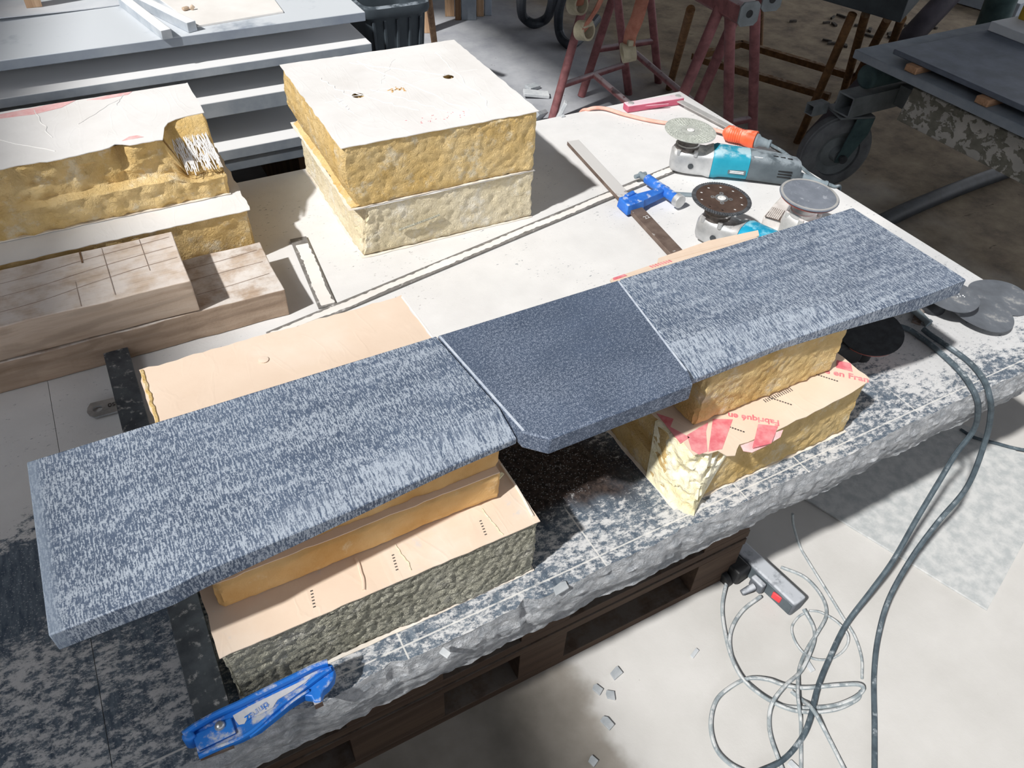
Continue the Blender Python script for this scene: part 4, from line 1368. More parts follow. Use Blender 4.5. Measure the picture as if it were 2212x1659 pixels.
def grinder(label, x, y, rotz, kind):
    t = thing('angle_grinder', label, 'angle grinder', (x, y, ZB), rotz)
    k = dict(local=True)
    alu = MAT['alu'] if kind != 'sand' else MAT['alu_dusty']
    # gear housing: rounded wedge, then flange ring towards the body
    sec = [(-0.036, 0.020, 0.014, 0.060), (-0.028, 0.030, 0.008, 0.068), (0.0, 0.034, 0.005, 0.071), (0.028, 0.034, 0.004, 0.070), (0.048, 0.033, 0.004, 0.070), (0.066, 0.037, 0.001, 0.077)]
    V, Fc = [], []
    N = 20
    for (sx, hw, za, zb_) in sec:
        for i in range(N):
            a = 2 * math.pi * i / N
            ca, sa = math.cos(a), math.sin(a)
            e = 0.55
            V.append((sx, hw * math.copysign(abs(ca) ** e, ca), (za + zb_) / 2 + (zb_ - za) / 2 * math.copysign(abs(sa) ** e, sa)))
    for j in range(len(sec) - 1):
        for i in range(N):
            l = (i + 1) % N
            Fc.append((j * N + i, j * N + l, (j + 1) * N + l, (j + 1) * N + i))
    Fc.append(tuple(range(N)))
    Fc.append(tuple(range((len(sec) - 1) * N + N - 1, (len(sec) - 1) * N - 1, -1)))
    gh = MB().add(V, Fc).build('gear_housing', alu, t, smooth=45, **k)
    for s in (-1, 1):
        MB().cyl((0.022, s * 0.030, 0.060), (0.022, s * 0.030, 0.073), 0.0055, n=12).build('screw_boss', alu, gh, **k)
        MB().cyl((-0.020, s * 0.026, 0.058), (-0.020, s * 0.026, 0.070), 0.005, n=12).build('screw_boss', alu, gh, **k)
        MB().cyl((0.015, s * 0.0345, 0.034), (0.015, s * 0.0365, 0.034), 0.007, n=14).build('handle_socket', MAT['steel_dark'], gh, **k)
    MB().lathe([(0.030, 0.066), (0.030, 0.078), (0.027, 0.080), (0.027, 0.089)], 28).build('bearing_cover', MAT['steel_dusty'] if kind != 'sand' else alu, t, **k)
    MB().lathe([(0.021, 0.088), (0.021, 0.098), (0.0235, 0.099), (0.0235, 0.104)], 24).build('spindle_flange', MAT['plastic_black'], t, **k)
    # motor body
    teal = MAT['teal'] if kind == 'plate' else MAT['teal_clean']
    def hull(secs, name, mat, e=0.62, n=20):
        V, Fc = [], []
        for (sx, hw, za, zb_) in secs:
            for i in range(n):
                a = 2 * math.pi * i / n
                ca, sa = math.cos(a), math.sin(a)
                V.append((sx, hw * math.copysign(abs(ca) ** e, ca), (za + zb_) / 2 + (zb_ - za) / 2 * math.copysign(abs(sa) ** e, sa)))
        for j in range(len(secs) - 1):
            for i in range(n):
                l = (i + 1) % n
                Fc.append((j * n + i, j * n + l, (j + 1) * n + l, (j + 1) * n + i))
        Fc.append(tuple(range(n)))
        Fc.append(tuple(range((len(secs) - 1) * n + n - 1, (len(secs) - 1) * n - 1, -1)))
        return MB().add(V, Fc).build(name, mat, t, smooth=45, **k)
    body = hull([(0.0665, 0.036, 0.002, 0.076), (0.076, 0.038, 0.001, 0.080), (0.090, 0.036, 0.005, 0.079), (0.11, 0.0355, 0.006, 0.078), (0.158, 0.0345, 0.006, 0.076)], 'motor_body', teal)
    rear = hull([(0.1585, 0.035, 0.0055, 0.0765), (0.19, 0.0345, 0.005, 0.075), (0.24, 0.0335, 0.003, 0.071), (0.276, 0.0315, 0.002, 0.066), (0.288, 0.025, 0.008, 0.058)], 'rear_handle', MAT['plastic_grey'])
    for i in range(3):
        MB().obox((0.248, -0.0312, 0.046 - i * 0.0075), (0.034, 0.006, 0.003)).build('vent_slot', MAT['plastic_black'], rear, **k)
        MB().obox((0.220 + i * 0.018, -0.008, 0.0715 - i * 0.0015), (0.012, 0.004, 0.003)).build('vent_slot', MAT['plastic_black'], rear, **k)
    if kind == 'plate':
        pl = MB().obox((0.131, -0.0340, 0.036), (0.044, 0.002, 0.020), Matrix.Rotation(-0.28, 3, 'X')).build('rating_plate', MAT['label_dark'], body, bevel=0.0005, **k)
        for i, (w, zz) in enumerate(((0.034, 0.030), (0.034, 0.0335), (0.020, 0.0425))):
            MB().obox((0.131, -0.0346 - (0.036 - zz) * 0.28, zz), (w, 0.0022, 0.0018), Matrix.Rotation(-0.28, 3, 'X')).build('printed_line', MAT['white_label'], body, **k)
        me = text_mesh('CE', 0.007, 0.0006)
        me.transform(Matrix.Translation((0.122, -0.0338, 0.0395)) @ Matrix.Rotation(math.radians(106), 4, 'X'))
        finish(me, 'ce_mark', MAT['white_label'], body, local=True, smooth=0)
        lb = MB().obox((0.176, -0.0225, 0.0685), (0.022, 0.012, 0.0012), Matrix.Rotation(-0.95, 3, 'X') @ Matrix.Rotation(0.0, 3, 'Z')).build('white_sticker', MAT['white_label'], rear, bevel=0.0003, **k)
        MB().obox((0.1825, -0.0262, 0.0640), (0.003, 0.003, 0.0014), Matrix.Rotation(-0.95, 3, 'X')).build('sticker_dot', MAT['black_print'], rear, **k)
        MB().obox((0.174, -0.0208, 0.0710), (0.012, 0.0018, 0.0014), Matrix.Rotation(-0.95, 3, 'X')).build('sticker_print', MAT['black_print'], rear, **k)
    MB().lathe([(0.010, 0.0), (0.0085, 0.02), (0.0065, 0.075), (0.0085, 0.078), (0.0085, 0.083)], 12,
               Matrix.Translation((0.284, 0, 0.026)) @ Matrix.Rotation(math.radians(102), 4, 'Y')).build('cord_sleeve', MAT['rubber_grey'], t, **k)
    # the wheel
    zt = 0.112
    if kind in ('plate', 'turbo'):
        MB().lathe([(0.0095, 0.104), (0.0095, 0.1140), (0.008, 0.1150), (0.004, 0.1150), (0.0035, 0.112)], 20).build('spindle_nut', MAT['alu_dusty'], t, **k)
    if kind == 'plate':
        D = disc_frame(zt, (0.03, 0.05))
        me = curve_mesh('disc', [circle(0, 0, 0.0645, 64), circle(0, 0, 0.0105, 24)] + [circle(0.022 * math.cos(a), 0.022 * math.sin(a), 0.0026, 10) for a in (0.3, 1.87, 3.44, 5.01)], 0, 0.002)
        me.transform(D)
        dk = finish(me, 'diamond_disc', MAT['disc_silver'], t, local=True, smooth=0)
        mb = MB()
        for ring in range(6):
            r = 0.030 + ring * 0.0058
            cnt = int(2 * math.pi * r / 0.0078)
            for i in range(cnt):
                a = 2 * math.pi * (i + 0.5 * (ring % 2)) / cnt
                c = D @ Vector((r * math.cos(a), r * math.sin(a), 0.0012))
                mb.obox(c, (0.0050, 0.0036, 0.0016), (D.to_3x3() @ Matrix.Rotation(a + 0.5, 3, 'Z')))
        mb.build('diamond_grit', MAT['disc_silver'], dk, smooth=0, **k)['kind'] = 'stuff'
    elif kind == 'turbo':
        D = disc_frame(zt, (0.02, 0.05))
        holes = [circle(0, 0, 0.0112, 24)]
        for i in range(10):
            a = 2 * math.pi * i / 10 + 0.2
            holes.append(circle(0.046 * math.cos(a), 0.046 * math.sin(a), 0.0032, 12))
        for i in range(4):
            a = 2 * math.pi * i / 4 + 0.5
            holes.append(circle(0.0195 * math.cos(a), 0.0195 * math.sin(a), 0.0022, 10))
        me = curve_mesh('disc', [circle(0, 0, 0.0565, 64)] + holes, 0, 0.0016)
        me.transform(D)
        dk = finish(me, 'blade_core', MAT['disc_brown'], t, local=True, smooth=0)
        rim = []
        for i in range(72):
            a = 2 * math.pi * i / 72
            mb = MB()
            c = D @ Vector((0.0607 * math.cos(a), 0.0607 * math.sin(a), 0.0))
            mb.obox(c, (0.0092, 0.0036, 0.0026), D.to_3x3() @ Matrix.Rotation(a + 0.35, 3, 'Z'))
            mb.build('turbo_segment', MAT['disc_rim'], dk, smooth=0, **k)
        me = curve_mesh('ring', [circle(0, 0, 0.0648, 72), circle(0, 0, 0.0560, 72)], 0, 0.0014)
        me.transform(D)
        finish(me, 'rim_ring', MAT['steel_dark'], dk, local=True, smooth=0)
        me = curve_mesh('ring', [circle(0, 0, 0.0145, 32), circle(0, 0, 0.0108, 24)], 0.0012, 0.0012)
        me.transform(D)
        finish(me, 'centre_ring', MAT['steel_bright'], dk, local=True, smooth=0)
        for i in range(4):
            a = 2 * math.pi * i / 4 + 0.5
            me = curve_mesh('ring', [circle(0.0195 * math.cos(a), 0.0195 * math.sin(a), 0.0048, 16), circle(0.0195 * math.cos(a), 0.0195 * math.sin(a), 0.0024, 10)], 0.0011, 0.0010)
            me.transform(D)
            finish(me, 'screw_seat', MAT['steel_bright'], dk, local=True, smooth=0)
    else:
        D = disc_frame(zt - 0.004, (0.0, 0.06))
        MB().lathe([(0.020, -0.006), (0.045, -0.005), (0.062, 0.002), (0.0635, 0.006)], 48, D).build('backing_pad', MAT['pad_red'], t, **k)
        pd = MB().lathe([(0.0645, 0.0062), (0.0655, 0.0075), (0.0655, 0.0090), (0.064, 0.0100), (0.060, 0.0096), (0.002, 0.0098)], 48, D).build('sanding_sheet', MAT['pad_grey'] if kind == 'sand' else MAT['pad_black'], t, **k)
        if kind == 'sand':
            me = curve_mesh('ring', [circle(0, 0, 0.0635, 64), circle(0, 0, 0.0585, 64)], 0.0103, 0.0008)
            me.transform(D)
            finish(me, 'worn_rim', MAT['blade'], pd, local=True, smooth=0)
    return t


G1 = grinder('long teal and grey angle grinder with a silver diamond plate facing up', 1.302, 1.391, math.radians(-37.7), 'plate')
G2 = grinder('angle grinder with a brown turbo cutting disc facing up, behind the right slab', 1.155, 1.094, math.radians(-66), 'turbo')
G3 = grinder('angle grinder with a round grey sanding pad facing up at the bench edge', 1.340, 1.018, math.radians(-87), 'sand')

g4 = thing('disc_sander', 'black sanding pad with a red rim in the shade under the right slab', 'sander', (1.15, 0.655, ZB))
D = Matrix.Translation((1.160, 0.652, ZB + 0.062)) @ Matrix.Rotation(math.radians(-10), 4, 'Y') @ Matrix.Rotation(math.radians(6), 4, 'X')
MB().lathe([(0.022, -0.012), (0.050, -0.010), (0.058, -0.004), (0.0595, 0.0)], 40, D).build('backing_pad', MAT['pad_red'], g4)
MB().lathe([(0.0600, 0.0003), (0.0605, 0.003), (0.001, 0.0034)], 40, D).build('sanding_sheet', MAT['pad_black'], g4)
MB().cyl((1.162, 0.652, ZB + 0.0005), (1.160, 0.652, ZB + 0.049), 0.020, n=18).build('gear_head', MAT['plastic_black'], g4)
MB().obox((1.075, 0.672, ZB + 0.028), (0.15, 0.05, 0.05), Matrix.Rotation(-0.2, 3, 'Z')).build('motor_body', MAT['plastic_black'], g4, bevel=0.008)
MB().obox((1.166, 0.628, ZB + 0.030), (0.010, 0.004, 0.006), Matrix.Rotation(-0.5, 3, 'Z')).build('brass_screw', MAT['foam_pale'], g4)

# loose sanding discs at the right end
def sand_disc(label, x, y, z, r, tilt, rz):
    t = thing('sanding_disc', label, 'sanding disc', (x, y, z), rz, 'loose sanding discs at the bench end')
    D = Matrix.Rotation(tilt[0], 4, 'X') @ Matrix.Rotation(tilt[1], 4, 'Y')
    n = 56
    V, Fc = [], []
    for ring, rr_ in enumerate((0.0, 0.33, 0.66, 1.0)):
        for i in range(n):
            a = 2 * math.pi * i / n
            q = Vector((r * rr_ * math.cos(a), r * rr_ * math.sin(a), 0.004 * rr_ * rr_ * math.cos(2 * a + 0.6)))
            V.append(D @ q)
    m = len(V)
    V += [v + Vector((0, 0, -0.0012)) for v in V]
    for j in range(3):
        for i in range(n):
            l = (i + 1) % n
            Fc.append((j * n + i, j * n + l, (j + 1) * n + l, (j + 1) * n + i))
            Fc.append((m + (j + 1) * n + i, m + (j + 1) * n + l, m + j * n + l, m + j * n + i))
    for i in range(n):
        l = (i + 1) % n
        Fc.append((3 * n + i, 3 * n + l, m + 3 * n + l, m + 3 * n + i))
    MB().add(V, Fc).build('grit_face', MAT['abrasive'], t, local=True, smooth=60)
    return t

dc = sand_disc('grey sanding disc farthest right, hanging over the bench edge', *at(2160, 640, ZB + 0.006)[:2], ZB + 0.0065, 0.0635, (0.02, 0.03), 0.3)
dc = sand_disc('grey sanding disc propped in the middle of the three loose discs', *at(2118, 677, ZB + 0.017)[:2], ZB + 0.0185, 0.0635, (-0.03, 0.08), 0.2)
d3 = sand_disc('dark sanding disc with shiny specks, topmost and nearest the slab end', *at(2040, 632, ZB + 0.046)[:2], ZB + 0.048, 0.068, (-0.03, 0.12), -0.2)
for i in range(7):
    MB().obox((0.022 + rr.uniform(-0.010, 0.016), -0.018 + rr.uniform(-0.006, 0.006), -0.003 + rr.uniform(-0.001, 0.0008)), (0.0028, 0.0018, 0.003), Matrix.Rotation(rr.uniform(0, 3), 3, 'Z')).build('glue_speck', MAT['white_label'], d3, local=True)
wd = thing('rusty_strip', 'small rusty flat steel strip lying under the topmost sanding disc', 'steel strip', (1.36, 0.66, ZB))
bar_between(at(1978, 700, ZB + 0.001), at(1992, 655, ZB + 0.001), 0.017, 0.004).build('strip', MAT['steel_brown'], wd, bevel=0.0005)
_c = at(2040, 632, ZB + 0.046)
sb = MB().cyl((_c.x - 0.004, _c.y + 0.008, ZB + 0.001), (_c.x - 0.004, _c.y + 0.008, ZB + 0.040), 0.026, n=20)
tag(sb.build('pad_stack', MAT['pad_black'], None, bevel=0.002), 'dark stack of small abrasive pads hidden beneath the topmost sanding disc', 'abrasive pads')

# ------------------------------------------------------------------ cords and plugs on the bench
rc = thing('electric_cord', 'dusty orange extension cord running to an orange connector by the grinder', 'cord', (1.4, 1.6, ZB))
MB().tube([(1.262, 1.86, 0.30), (1.262, 1.83, 0.50), at(1272, 236, ZB + 0.005), at(1305, 234, ZB + 0.009), at(1352, 248, ZB + 0.007), at(1420, 263, ZB + 0.007), at(1500, 271, ZB + 0.008), at(1565, 286, ZB + 0.016)], 0.0052, 8, 8).build('cable', MAT['cord_pink'], rc)
pa, pb_ = at(1566, 285, ZB + 0.026), at(1632, 303, ZB + 0.026)
dd = (pb_ - pa)
Ld = dd.length
Mq = Matrix.Translation(pa) @ dd.to_track_quat('Z', 'Y').to_matrix().to_4x4()
oc = MB().lathe([(0.009, -0.004), (0.013, 0.0), (0.020, 0.006), (0.0215, 0.018), (0.0185, Ld * 0.55), (0.022, Ld * 0.72), (0.0245, Ld)], 20, Mq).build('orange_connector', MAT['orange'], rc, smooth=40)
for i in range(6):
    q = 0.016 + i * 0.006
    MB().lathe([(0.0213 - i * 0.0004, q), (0.0225 - i * 0.0004, q + 0.001), (0.0213 - i * 0.0004, q + 0.002)], 20, Mq, closed=False).build('grip_ridge', MAT['orange'], oc)
gp = thing('grinder_plug', 'grey plug and lead pushed into the orange connector', 'plug', (1.58, 1.38, ZB))
MB().lathe([(0.0185, Ld + 0.0008), (0.0185, Ld + 0.006), (0.013, Ld + 0.012), (0.0095, Ld + 0.034), (0.0115, Ld + 0.036), (0.0115, Ld + 0.042)], 18, Mq).build('plug_body', MAT['rubber_grey'], gp)
pe = Mq @ Vector((0, 0, Ld + 0.04))
tail = G1.matrix_basis @ Vector((0.36, 0, 0.010))
MB().tube([pe, at(1692, 328, ZB + 0.014), at(1722, 352, ZB + 0.006), at(1760, 385, ZB + 0.006), at(1800, 402, ZB + 0.006), (1.640, 1.16, ZB - 0.02), (1.655, 1.17, 0.35)], 0.0042, 8, 8).build('lead', MAT['cord_grey'], gp)

# two black leads running over the front edge to the floor
def path(seq):
    return [at(u, v, z) for u, v, z in seq]

cA = thing('electric_cord', 'grey power cord hanging over the bench edge, the right one of the pair', 'cord', (1.3, 0.6, ZB), 0, 'cords hanging over the bench edge')  # power lead of the grinder with the sanding pad
MB().tube([(1.334, 0.648, ZB + 0.0085)] + path([(2012, 725, ZB + 0.007), (2047, 748, ZB + 0.006), (2093, 782, ZB + 0.006), (2124, 819, ZB + 0.007), (2138, 858, ZB - 0.005),
               (2140, 894, 0.478), (2129, 950, 0.40), (2090, 1050, 0.29), (2025, 1129, 0.215), (1968, 1207, 0.15), (1920, 1294, 0.075), (1897, 1375, 0.028), (1888, 1457, 0.007), (1889, 1565, 0.006), (1889, 1680, 0.006)]),
          0.0055, 8, 8).build('cable', MAT['cord_dark'], cA)
cB = thing('electric_cord', 'grey power cord hanging over the bench edge, the left one of the pair', 'cord', (1.28, 0.6, ZB), 0, 'cords hanging over the bench edge')
MB().tube([(1.2455, 0.726, ZB + 0.0085)] + path([(1950, 707, ZB + 0.007), (1986, 727, ZB + 0.006), (2028, 759, ZB + 0.006), (2076, 805, ZB + 0.006), (2105, 849, ZB + 0.005), (2113, 885, 0.495), (2103, 929, 0.42),
               (2064, 981, 0.36), (2033, 1033, 0.31), (1981, 1120, 0.225), (1929, 1211, 0.145), (1882, 1276, 0.09), (1828, 1348, 0.035), (1792, 1421, 0.018), (1766, 1486, 0.016), (1748, 1558, 0.015), (1727, 1602, 0.012), (1687, 1645, 0.008), (1629, 1672, 0.007)]),
          0.0055, 8, 8).build('cable', MAT['cord_dark'], cB)

# ------------------------------------------------------------------ floor in front: power strip, cords, plate, chips
ps = thing('power_strip', 'dusty grey power strip with a red switch on the floor under the bench', 'power strip', (1.02, 0.55, 0))
a0, a1 = at(1590, 1200, 0.022), at(1716, 1318, 0.022)
a0 = a1 + (a0 - a1).normalized() * 0.28
dd = (a1 - a0).normalized()
nn = Vector((-dd.y, dd.x, 0))
Rz = Matrix((dd, nn, Vector((0, 0, 1)))).transposed()
mid = a0.lerp(a1, 0.5) + nn * 0.012
bd = MB().obox((mid.x, mid.y, 0.0235), (0.28, 0.040, 0.046), Rz).build('housing', MAT['strip'], ps, bevel=0.006, seg=3)
side = -nn if (-nn).x < 0 else nn
fc = MB().obox(Vector((mid.x, mid.y, 0.0235)) + side * 0.0203, (0.27, 0.002, 0.034), Rz).build('socket_face', MAT['plastic_grey'], ps)
MB().obox(Vector((mid.x, mid.y, 0.026)) + side * 0.0225 + dd * 0.098, (0.022, 0.005, 0.020), Rz @ Matrix.Rotation(0.15, 3, 'Z')).build('switch', MAT['red_switch'], ps, bevel=0.002)
for q in (-0.06, 0.0):
    MB().cyl(Vector((mid.x, mid.y, 0.024)) + side * 0.0205 + dd * q, Vector((mid.x, mid.y, 0.024)) + side * 0.0225 + dd * q, 0.017, n=20).build('socket', MAT['plastic_black'], ps)
pc = Vector((mid.x, mid.y, 0.026)) + side * 0.024 + dd * 0.052
pg = thing('plug', 'grey plug in the power strip beside the red switch', 'plug', (pc.x, pc.y, 0))
MB().obox(pc + side * 0.008, (0.034, 0.016, 0.030), Rz).build('plug_head', MAT['strip'], pg, bevel=0.004)
pe = pc + side * 0.018 - dd * 0.0
MB().lathe([(0.008, 0), (0.0085, 0.012), (0.0065, 0.032)], 12, Matrix.Translation(pe) @ (side - dd * 0.25 + Vector((0, 0, -0.3))).to_track_quat('Z', 'Y').to_matrix().to_4x4()).build('strain_relief', MAT['strip'], pg)
pl2 = Vector((mid.x, mid.y, 0.03)) + side * 0.045 - dd * 0.01
ad = thing('power_adapter', 'dark plug adapter in the power strip, in the shade under the bench', 'adapter', (pl2.x, pl2.y, 0))
MB().obox(pl2, (0.065, 0.040, 0.045), Rz).build('adapter_body', MAT['plastic_black'], ad, bevel=0.006)
MB().cyl(pl2 + side * 0.02 + Vector((0, 0, -0.02)), pl2 + side * 0.034 + Vector((0, 0, -0.022)), 0.024, n=20).build('cable_drum', MAT['plastic_black'], ad, bevel=0.002)

Z = 0.0055
cords = [
    ('cord', 'dusty grey cord from the plug by the red switch, curling into the large floor loop', 'cord_dusty', 0.0042,
     [(1643, 1288, 0.012), (1604, 1319, Z), (1580, 1359, Z), (1577, 1403, Z), (1596, 1453, Z), (1636, 1493, Z), (1683, 1522, Z), (1723, 1529, Z), (1792, 1526, Z), (1839, 1511, 0.012), (1864, 1491, 0.016),
      (1855, 1479, 0.016), (1810, 1480, 0.014), (1738, 1486, 0.014), (1694, 1480, 0.014), (1658, 1468, 0.014), (1615, 1466, 0.012), (1575, 1486, 0.010), (1546, 1515, Z), (1535, 1565, Z), (1546, 1616, Z), (1575, 1649, Z), (1615, 1670, Z)]),
    ('cord', 'dusty cord from the dark adapter, leftmost down into the floor loop', 'cord_dusty', 0.0040,
     [(1572, 1246, 0.012), (1560, 1312, Z), (1570, 1385, Z), (1588, 1439, 0.012), (1615, 1478, 0.013), (1668, 1516, 0.013), (1727, 1537, 0.012), (1800, 1534, 0.010), (1850, 1512, Z), (1859, 1494, Z)]),
    ('cord', 'dusty cord leaving the end of the power strip and crossing the floor loop', 'cord_dusty', 0.0040,
     [(1736, 1316, 0.012), (1756, 1352, Z), (1759, 1381, 0.010), (1745, 1421, 0.013), (1727, 1453, 0.013), (1698, 1479, 0.024), (1672, 1511, 0.022), (1662, 1544, Z), (1665, 1591, Z), (1690, 1662, Z)]),
    ('cord', 'thin dusty cord bowing out right of the power strip, running straight down the floor', 'cord_dusty', 0.0036,
     [(1687, 1225, Z), (1738, 1247, Z), (1774, 1287, Z), (1785, 1327, 0.010), (1766, 1366, 0.012), (1745, 1399, Z), (1727, 1442, Z), (1723, 1493, 0.022), (1726, 1530, 0.022), (1730, 1565, Z), (1730, 1675, Z)]),
    ('cord', 'thin cord dropping from under the bench and sweeping to the right of the loop', 'cord_dusty', 0.0030,
     [(1712, 1110, 0.10), (1714, 1135, 0.05), (1727, 1178, Z), (1745, 1211, Z), (1788, 1280, Z), (1821, 1334, Z), (1846, 1374, Z), (1861, 1421, Z), (1862, 1466, 0.004)]),
    ('cord', 'thin pale cord coiled in a small ring beside the power strip end', 'cord_dusty', 0.0026,
     [(1748, 1319, 0.004), (1774, 1323, 0.004), (1810, 1345, 0.011), (1832, 1374, 0.011), (1824, 1403, 0.004), (1792, 1424, 0.004), (1752, 1421, 0.004), (1723, 1395, 0.004), (1710, 1359, 0.004), (1723, 1334, 0.004), (1744, 1321, 0.008)]),
    ('cord', 'dusty cord slanting away to the bottom from the middle of the floor loop', 'cord_dusty', 0.0040,
     [(1709, 1493, 0.004), (1732, 1512, 0.004), (1756, 1533, 0.022), (1788, 1591, Z), (1828, 1670, Z)]),
]
for nm, lab, mt, r, seq in cords:
    p = path(seq)
    tag(MB().tube(p, r, 8, 8).build('electric_cord', MAT[mt], None), lab, 'cord', 'cords on the floor by the power strip')  # plain power cords lying on the floor

tag(MB().tube([at(2075, 928, 0.006), at(2105, 945, 0.0105), at(2150, 957, 0.0105), at(2212, 972, 0.0105), at(2330, 985, 0.0105)], 0.0045, 8, 6).build('electric_cord', MAT['cord_dark'], None), 'dark cord lying on the floor plate beyond the hanging pair, at the right edge', 'cord')
b = Vector((1.40, 0.262, 0))
u = Vector((0.245, 0.081, 0)).normalized()
w = Vector((-0.128, 0.378, 0)).normalized()
pts = [b, b + u * 0.55, b + u * 0.55 + w * 0.62, b + w * 0.62]
tag(MB().prism([(p.x, p.y) for p in pts], 0.0006, 0.006).build('floor_plate', MAT['mat'], None, bevel=0.001),
    'thin worn grey plate lying on the floor by the bench end', 'floor plate')

def chip(name, label, u_, v_, size, rz, mat, z=0.0, group=None, h=0.004, cat='stone chip'):
    c = at(u_, v_, z)
    a, bb = size
    rr_ = random.Random(int(u_ * 7 + v_))
    poly = [(-a / 2, -bb / 2), (a / 2 * rr_.uniform(0.7, 1), -bb / 2), (a / 2, bb / 2 * rr_.uniform(0.3, 1)), (a / 2 * rr_.uniform(0.2, 0.8), bb / 2), (-a / 2 * rr_.uniform(0.6, 1), bb / 2 * rr_.uniform(0.7, 1))]
    cs, sn = math.cos(rz), math.sin(rz)
    poly = [(c.x + x * cs - y * sn, c.y + x * sn + y * cs) for x, y in poly]
    o = MB().prism(poly, z + 0.0004, z + h).build(name, mat, None, bevel=0.0006)
    return tag(o, label, cat, group)

G = 'small stone chips on the floor'
chip('stone_chip', 'grey stone chip on the floor, farthest right of the cluster below the bench', 1330, 1455, (0.026, 0.018), 0.2, MAT['chip'], group=G, h=0.005)
chip('stone_chip', 'grey stone chip on the floor, left of two that nearly touch', 1290, 1490, (0.017, 0.020), 0.5, MAT['chip'], group=G, h=0.005)
chip('stone_chip', 'grey stone chip on the floor, right of two that nearly touch', 1318, 1503, (0.020, 0.017), 1.1, MAT['chip'], group=G, h=0.005)
chip('stone_chip', 'upright grey stone chip on the floor, below the touching pair', 1311, 1562, (0.017, 0.026), 0.3, MAT['chip'], group=G, h=0.006)
chip('stone_chip', 'slim pale stone chip alone on the floor left of the cord loops', 1500, 1412, (0.024, 0.008), 0.35, MAT['chip_pale'], group=G)
chip('stone_chip', 'pale stone chip lying inside the cord loops', 1748, 1440, (0.013, 0.024), -0.1, MAT['chip_pale'], group=G)
chip('stone_chip', 'grey stone chip at the very bottom edge of the floor', 1280, 1645, (0.016, 0.016), 0.4, MAT['chip'], group=G, h=0.005)
chip('stone_chip', 'pale stone chip at the bottom among the cords', 1713, 1655, (0.012, 0.02), 0.2, MAT['chip_pale'], group=G)
chip('stone_chip', 'small pale crumb on the dark floor just under the bench edge', 1853, 1080, (0.010, 0.018), -0.3, MAT['chip_pale'], group=G)
chip('stone_chip', 'grey stone flake on the chipped front edge of the bench', 1210, 1272, (0.026, 0.014), 0.1, MAT['chip'], z=ZB, group='stone flakes on the bench')
chip('stone_chip', 'small white stone flake near the front edge of the bench', 962, 1412, (0.010, 0.014), 0.5, MAT['chip_pale'], z=ZB, group='stone flakes on the bench')
chip('stone_chip', 'tiny white crumb on the back edge of the bench', 1215, 253, (0.012, 0.008), 0.1, MAT['chip_pale'], z=ZB, group='stone flakes on the bench', h=0.006)

# ------------------------------------------------------------------ stack of stone slabs behind the bench
def stack_slab(label, yf, z0, z1, x1, mat, yb=3.1):
    o = MB().box(-1.6, x1, yf, yb, z0, z1).build('stone_slab', mat, None, bevel=0.002)
    return tag(o, label, 'stone slab', 'stone slabs stacked behind the bench')

stack_slab('large dusty grey stone slab carrying two stone bars, topmost of the stack behind', 2.06, 0.774, 0.797, 0.712, MAT['slab_top'])
stack_slab('large grey stone slab in the stack behind, second from the top', 2.03, 0.705, 0.727, 0.712, MAT['slab_lit'])
stack_slab('large grey stone slab in the stack behind, third from the top', 2.00, 0.614, 0.653, 0.66, MAT['slab_lit'])
stack_slab('large grey stone slab in the stack behind, fourth from the top', 1.965, 0.513, 0.541, 0.66, MAT['slab_lit'])
stack_slab('large darker grey stone slab in the stack behind, lowest of all', 1.968, 0.480, 0.5125, 0.66, MAT['slab_mid'])
for z0, z1 in ((0.5412, 0.6138), (0.6532, 0.7048), (0.7272, 0.7738), (0.0, 0.4798)):
    for k, xs in enumerate((-1.2, -0.3, 0.52)):
        side_ = ('far left', 'middle', 'right')[k]
        lv = {0.5412: 'below the third stone slab', 0.6532: 'below the second stone slab', 0.7272: 'below the top stone slab', 0.0: 'standing on the floor under the slab stack'}[z0]
        tag(MB().box(xs, xs + 0.06, 2.25, 3.0, z0, z1).build('wood_spacer', MAT['plank'], None, bevel=0.001),
            'dark wooden spacer %s, %s of three' % (lv, side_), 'spacer', 'wooden spacers between the stacked slabs')

def stone_bar(label, p, q, w_, h_):
    return tag(bar_between(p, q, w_, h_).build('stone_bar', MAT['stone_bar'], None, bevel=0.0015), label, 'stone bar', 'stone bars on the slab stack')

zt = 0.7975
stone_bar('square pale stone bar ending flush with the slab edge, left of the pair', (0.214, 2.052, zt), (0.160, 2.335, zt), 0.025, 0.022)
stone_bar('square pale stone bar set back from the slab edge, right of the pair', (0.278, 2.078, zt), (0.192, 2.330, zt), 0.024, 0.024)
o = MB().prism([(0.294, 2.105), (0.515, 2.128), (0.540, 2.60), (0.20, 2.60)][::-1], zt, zt + 0.004).build('cover_sheet', MAT['sheet'], None)
tag(o, 'pale dusty board lying on the slab stack, right of the stone bars', 'board')
n = 16
V, Fc = [], []
for i in range(n + 1):
    s_ = i / n
    x = -0.6 + 0.752 * s_
    y0_ = 2.285 + 0.05 * s_
    lift = 0.012 * max(0, math.sin((s_ - 0.2) * math.pi / 0.8)) if s_ > 0.2 else 0.002
    lift *= max(0, 1 - s_) * 1.6
    for (y, l) in ((y0_, lift), (2.42, lift * 0.5), (2.65, 0)):
        V += [(x, y, zt + 0.0005 + l), (x, y, zt + 0.0025 + l)]
m_ = 6
for i in range(n):
    b0, b1 = i * m_, (i + 1) * m_
    for a_, c_ in ((0, 2), (2, 4)):
        Fc += [(b0 + a_ + 1, b0 + c_ + 1, b1 + c_ + 1, b1 + a_ + 1), (b0 + a_, b1 + a_, b1 + c_, b0 + c_)]
    Fc += [(b0, b0 + 1, b1 + 1, b1), (b0 + 4, b1 + 4, b1 + 5, b0 + 5)]
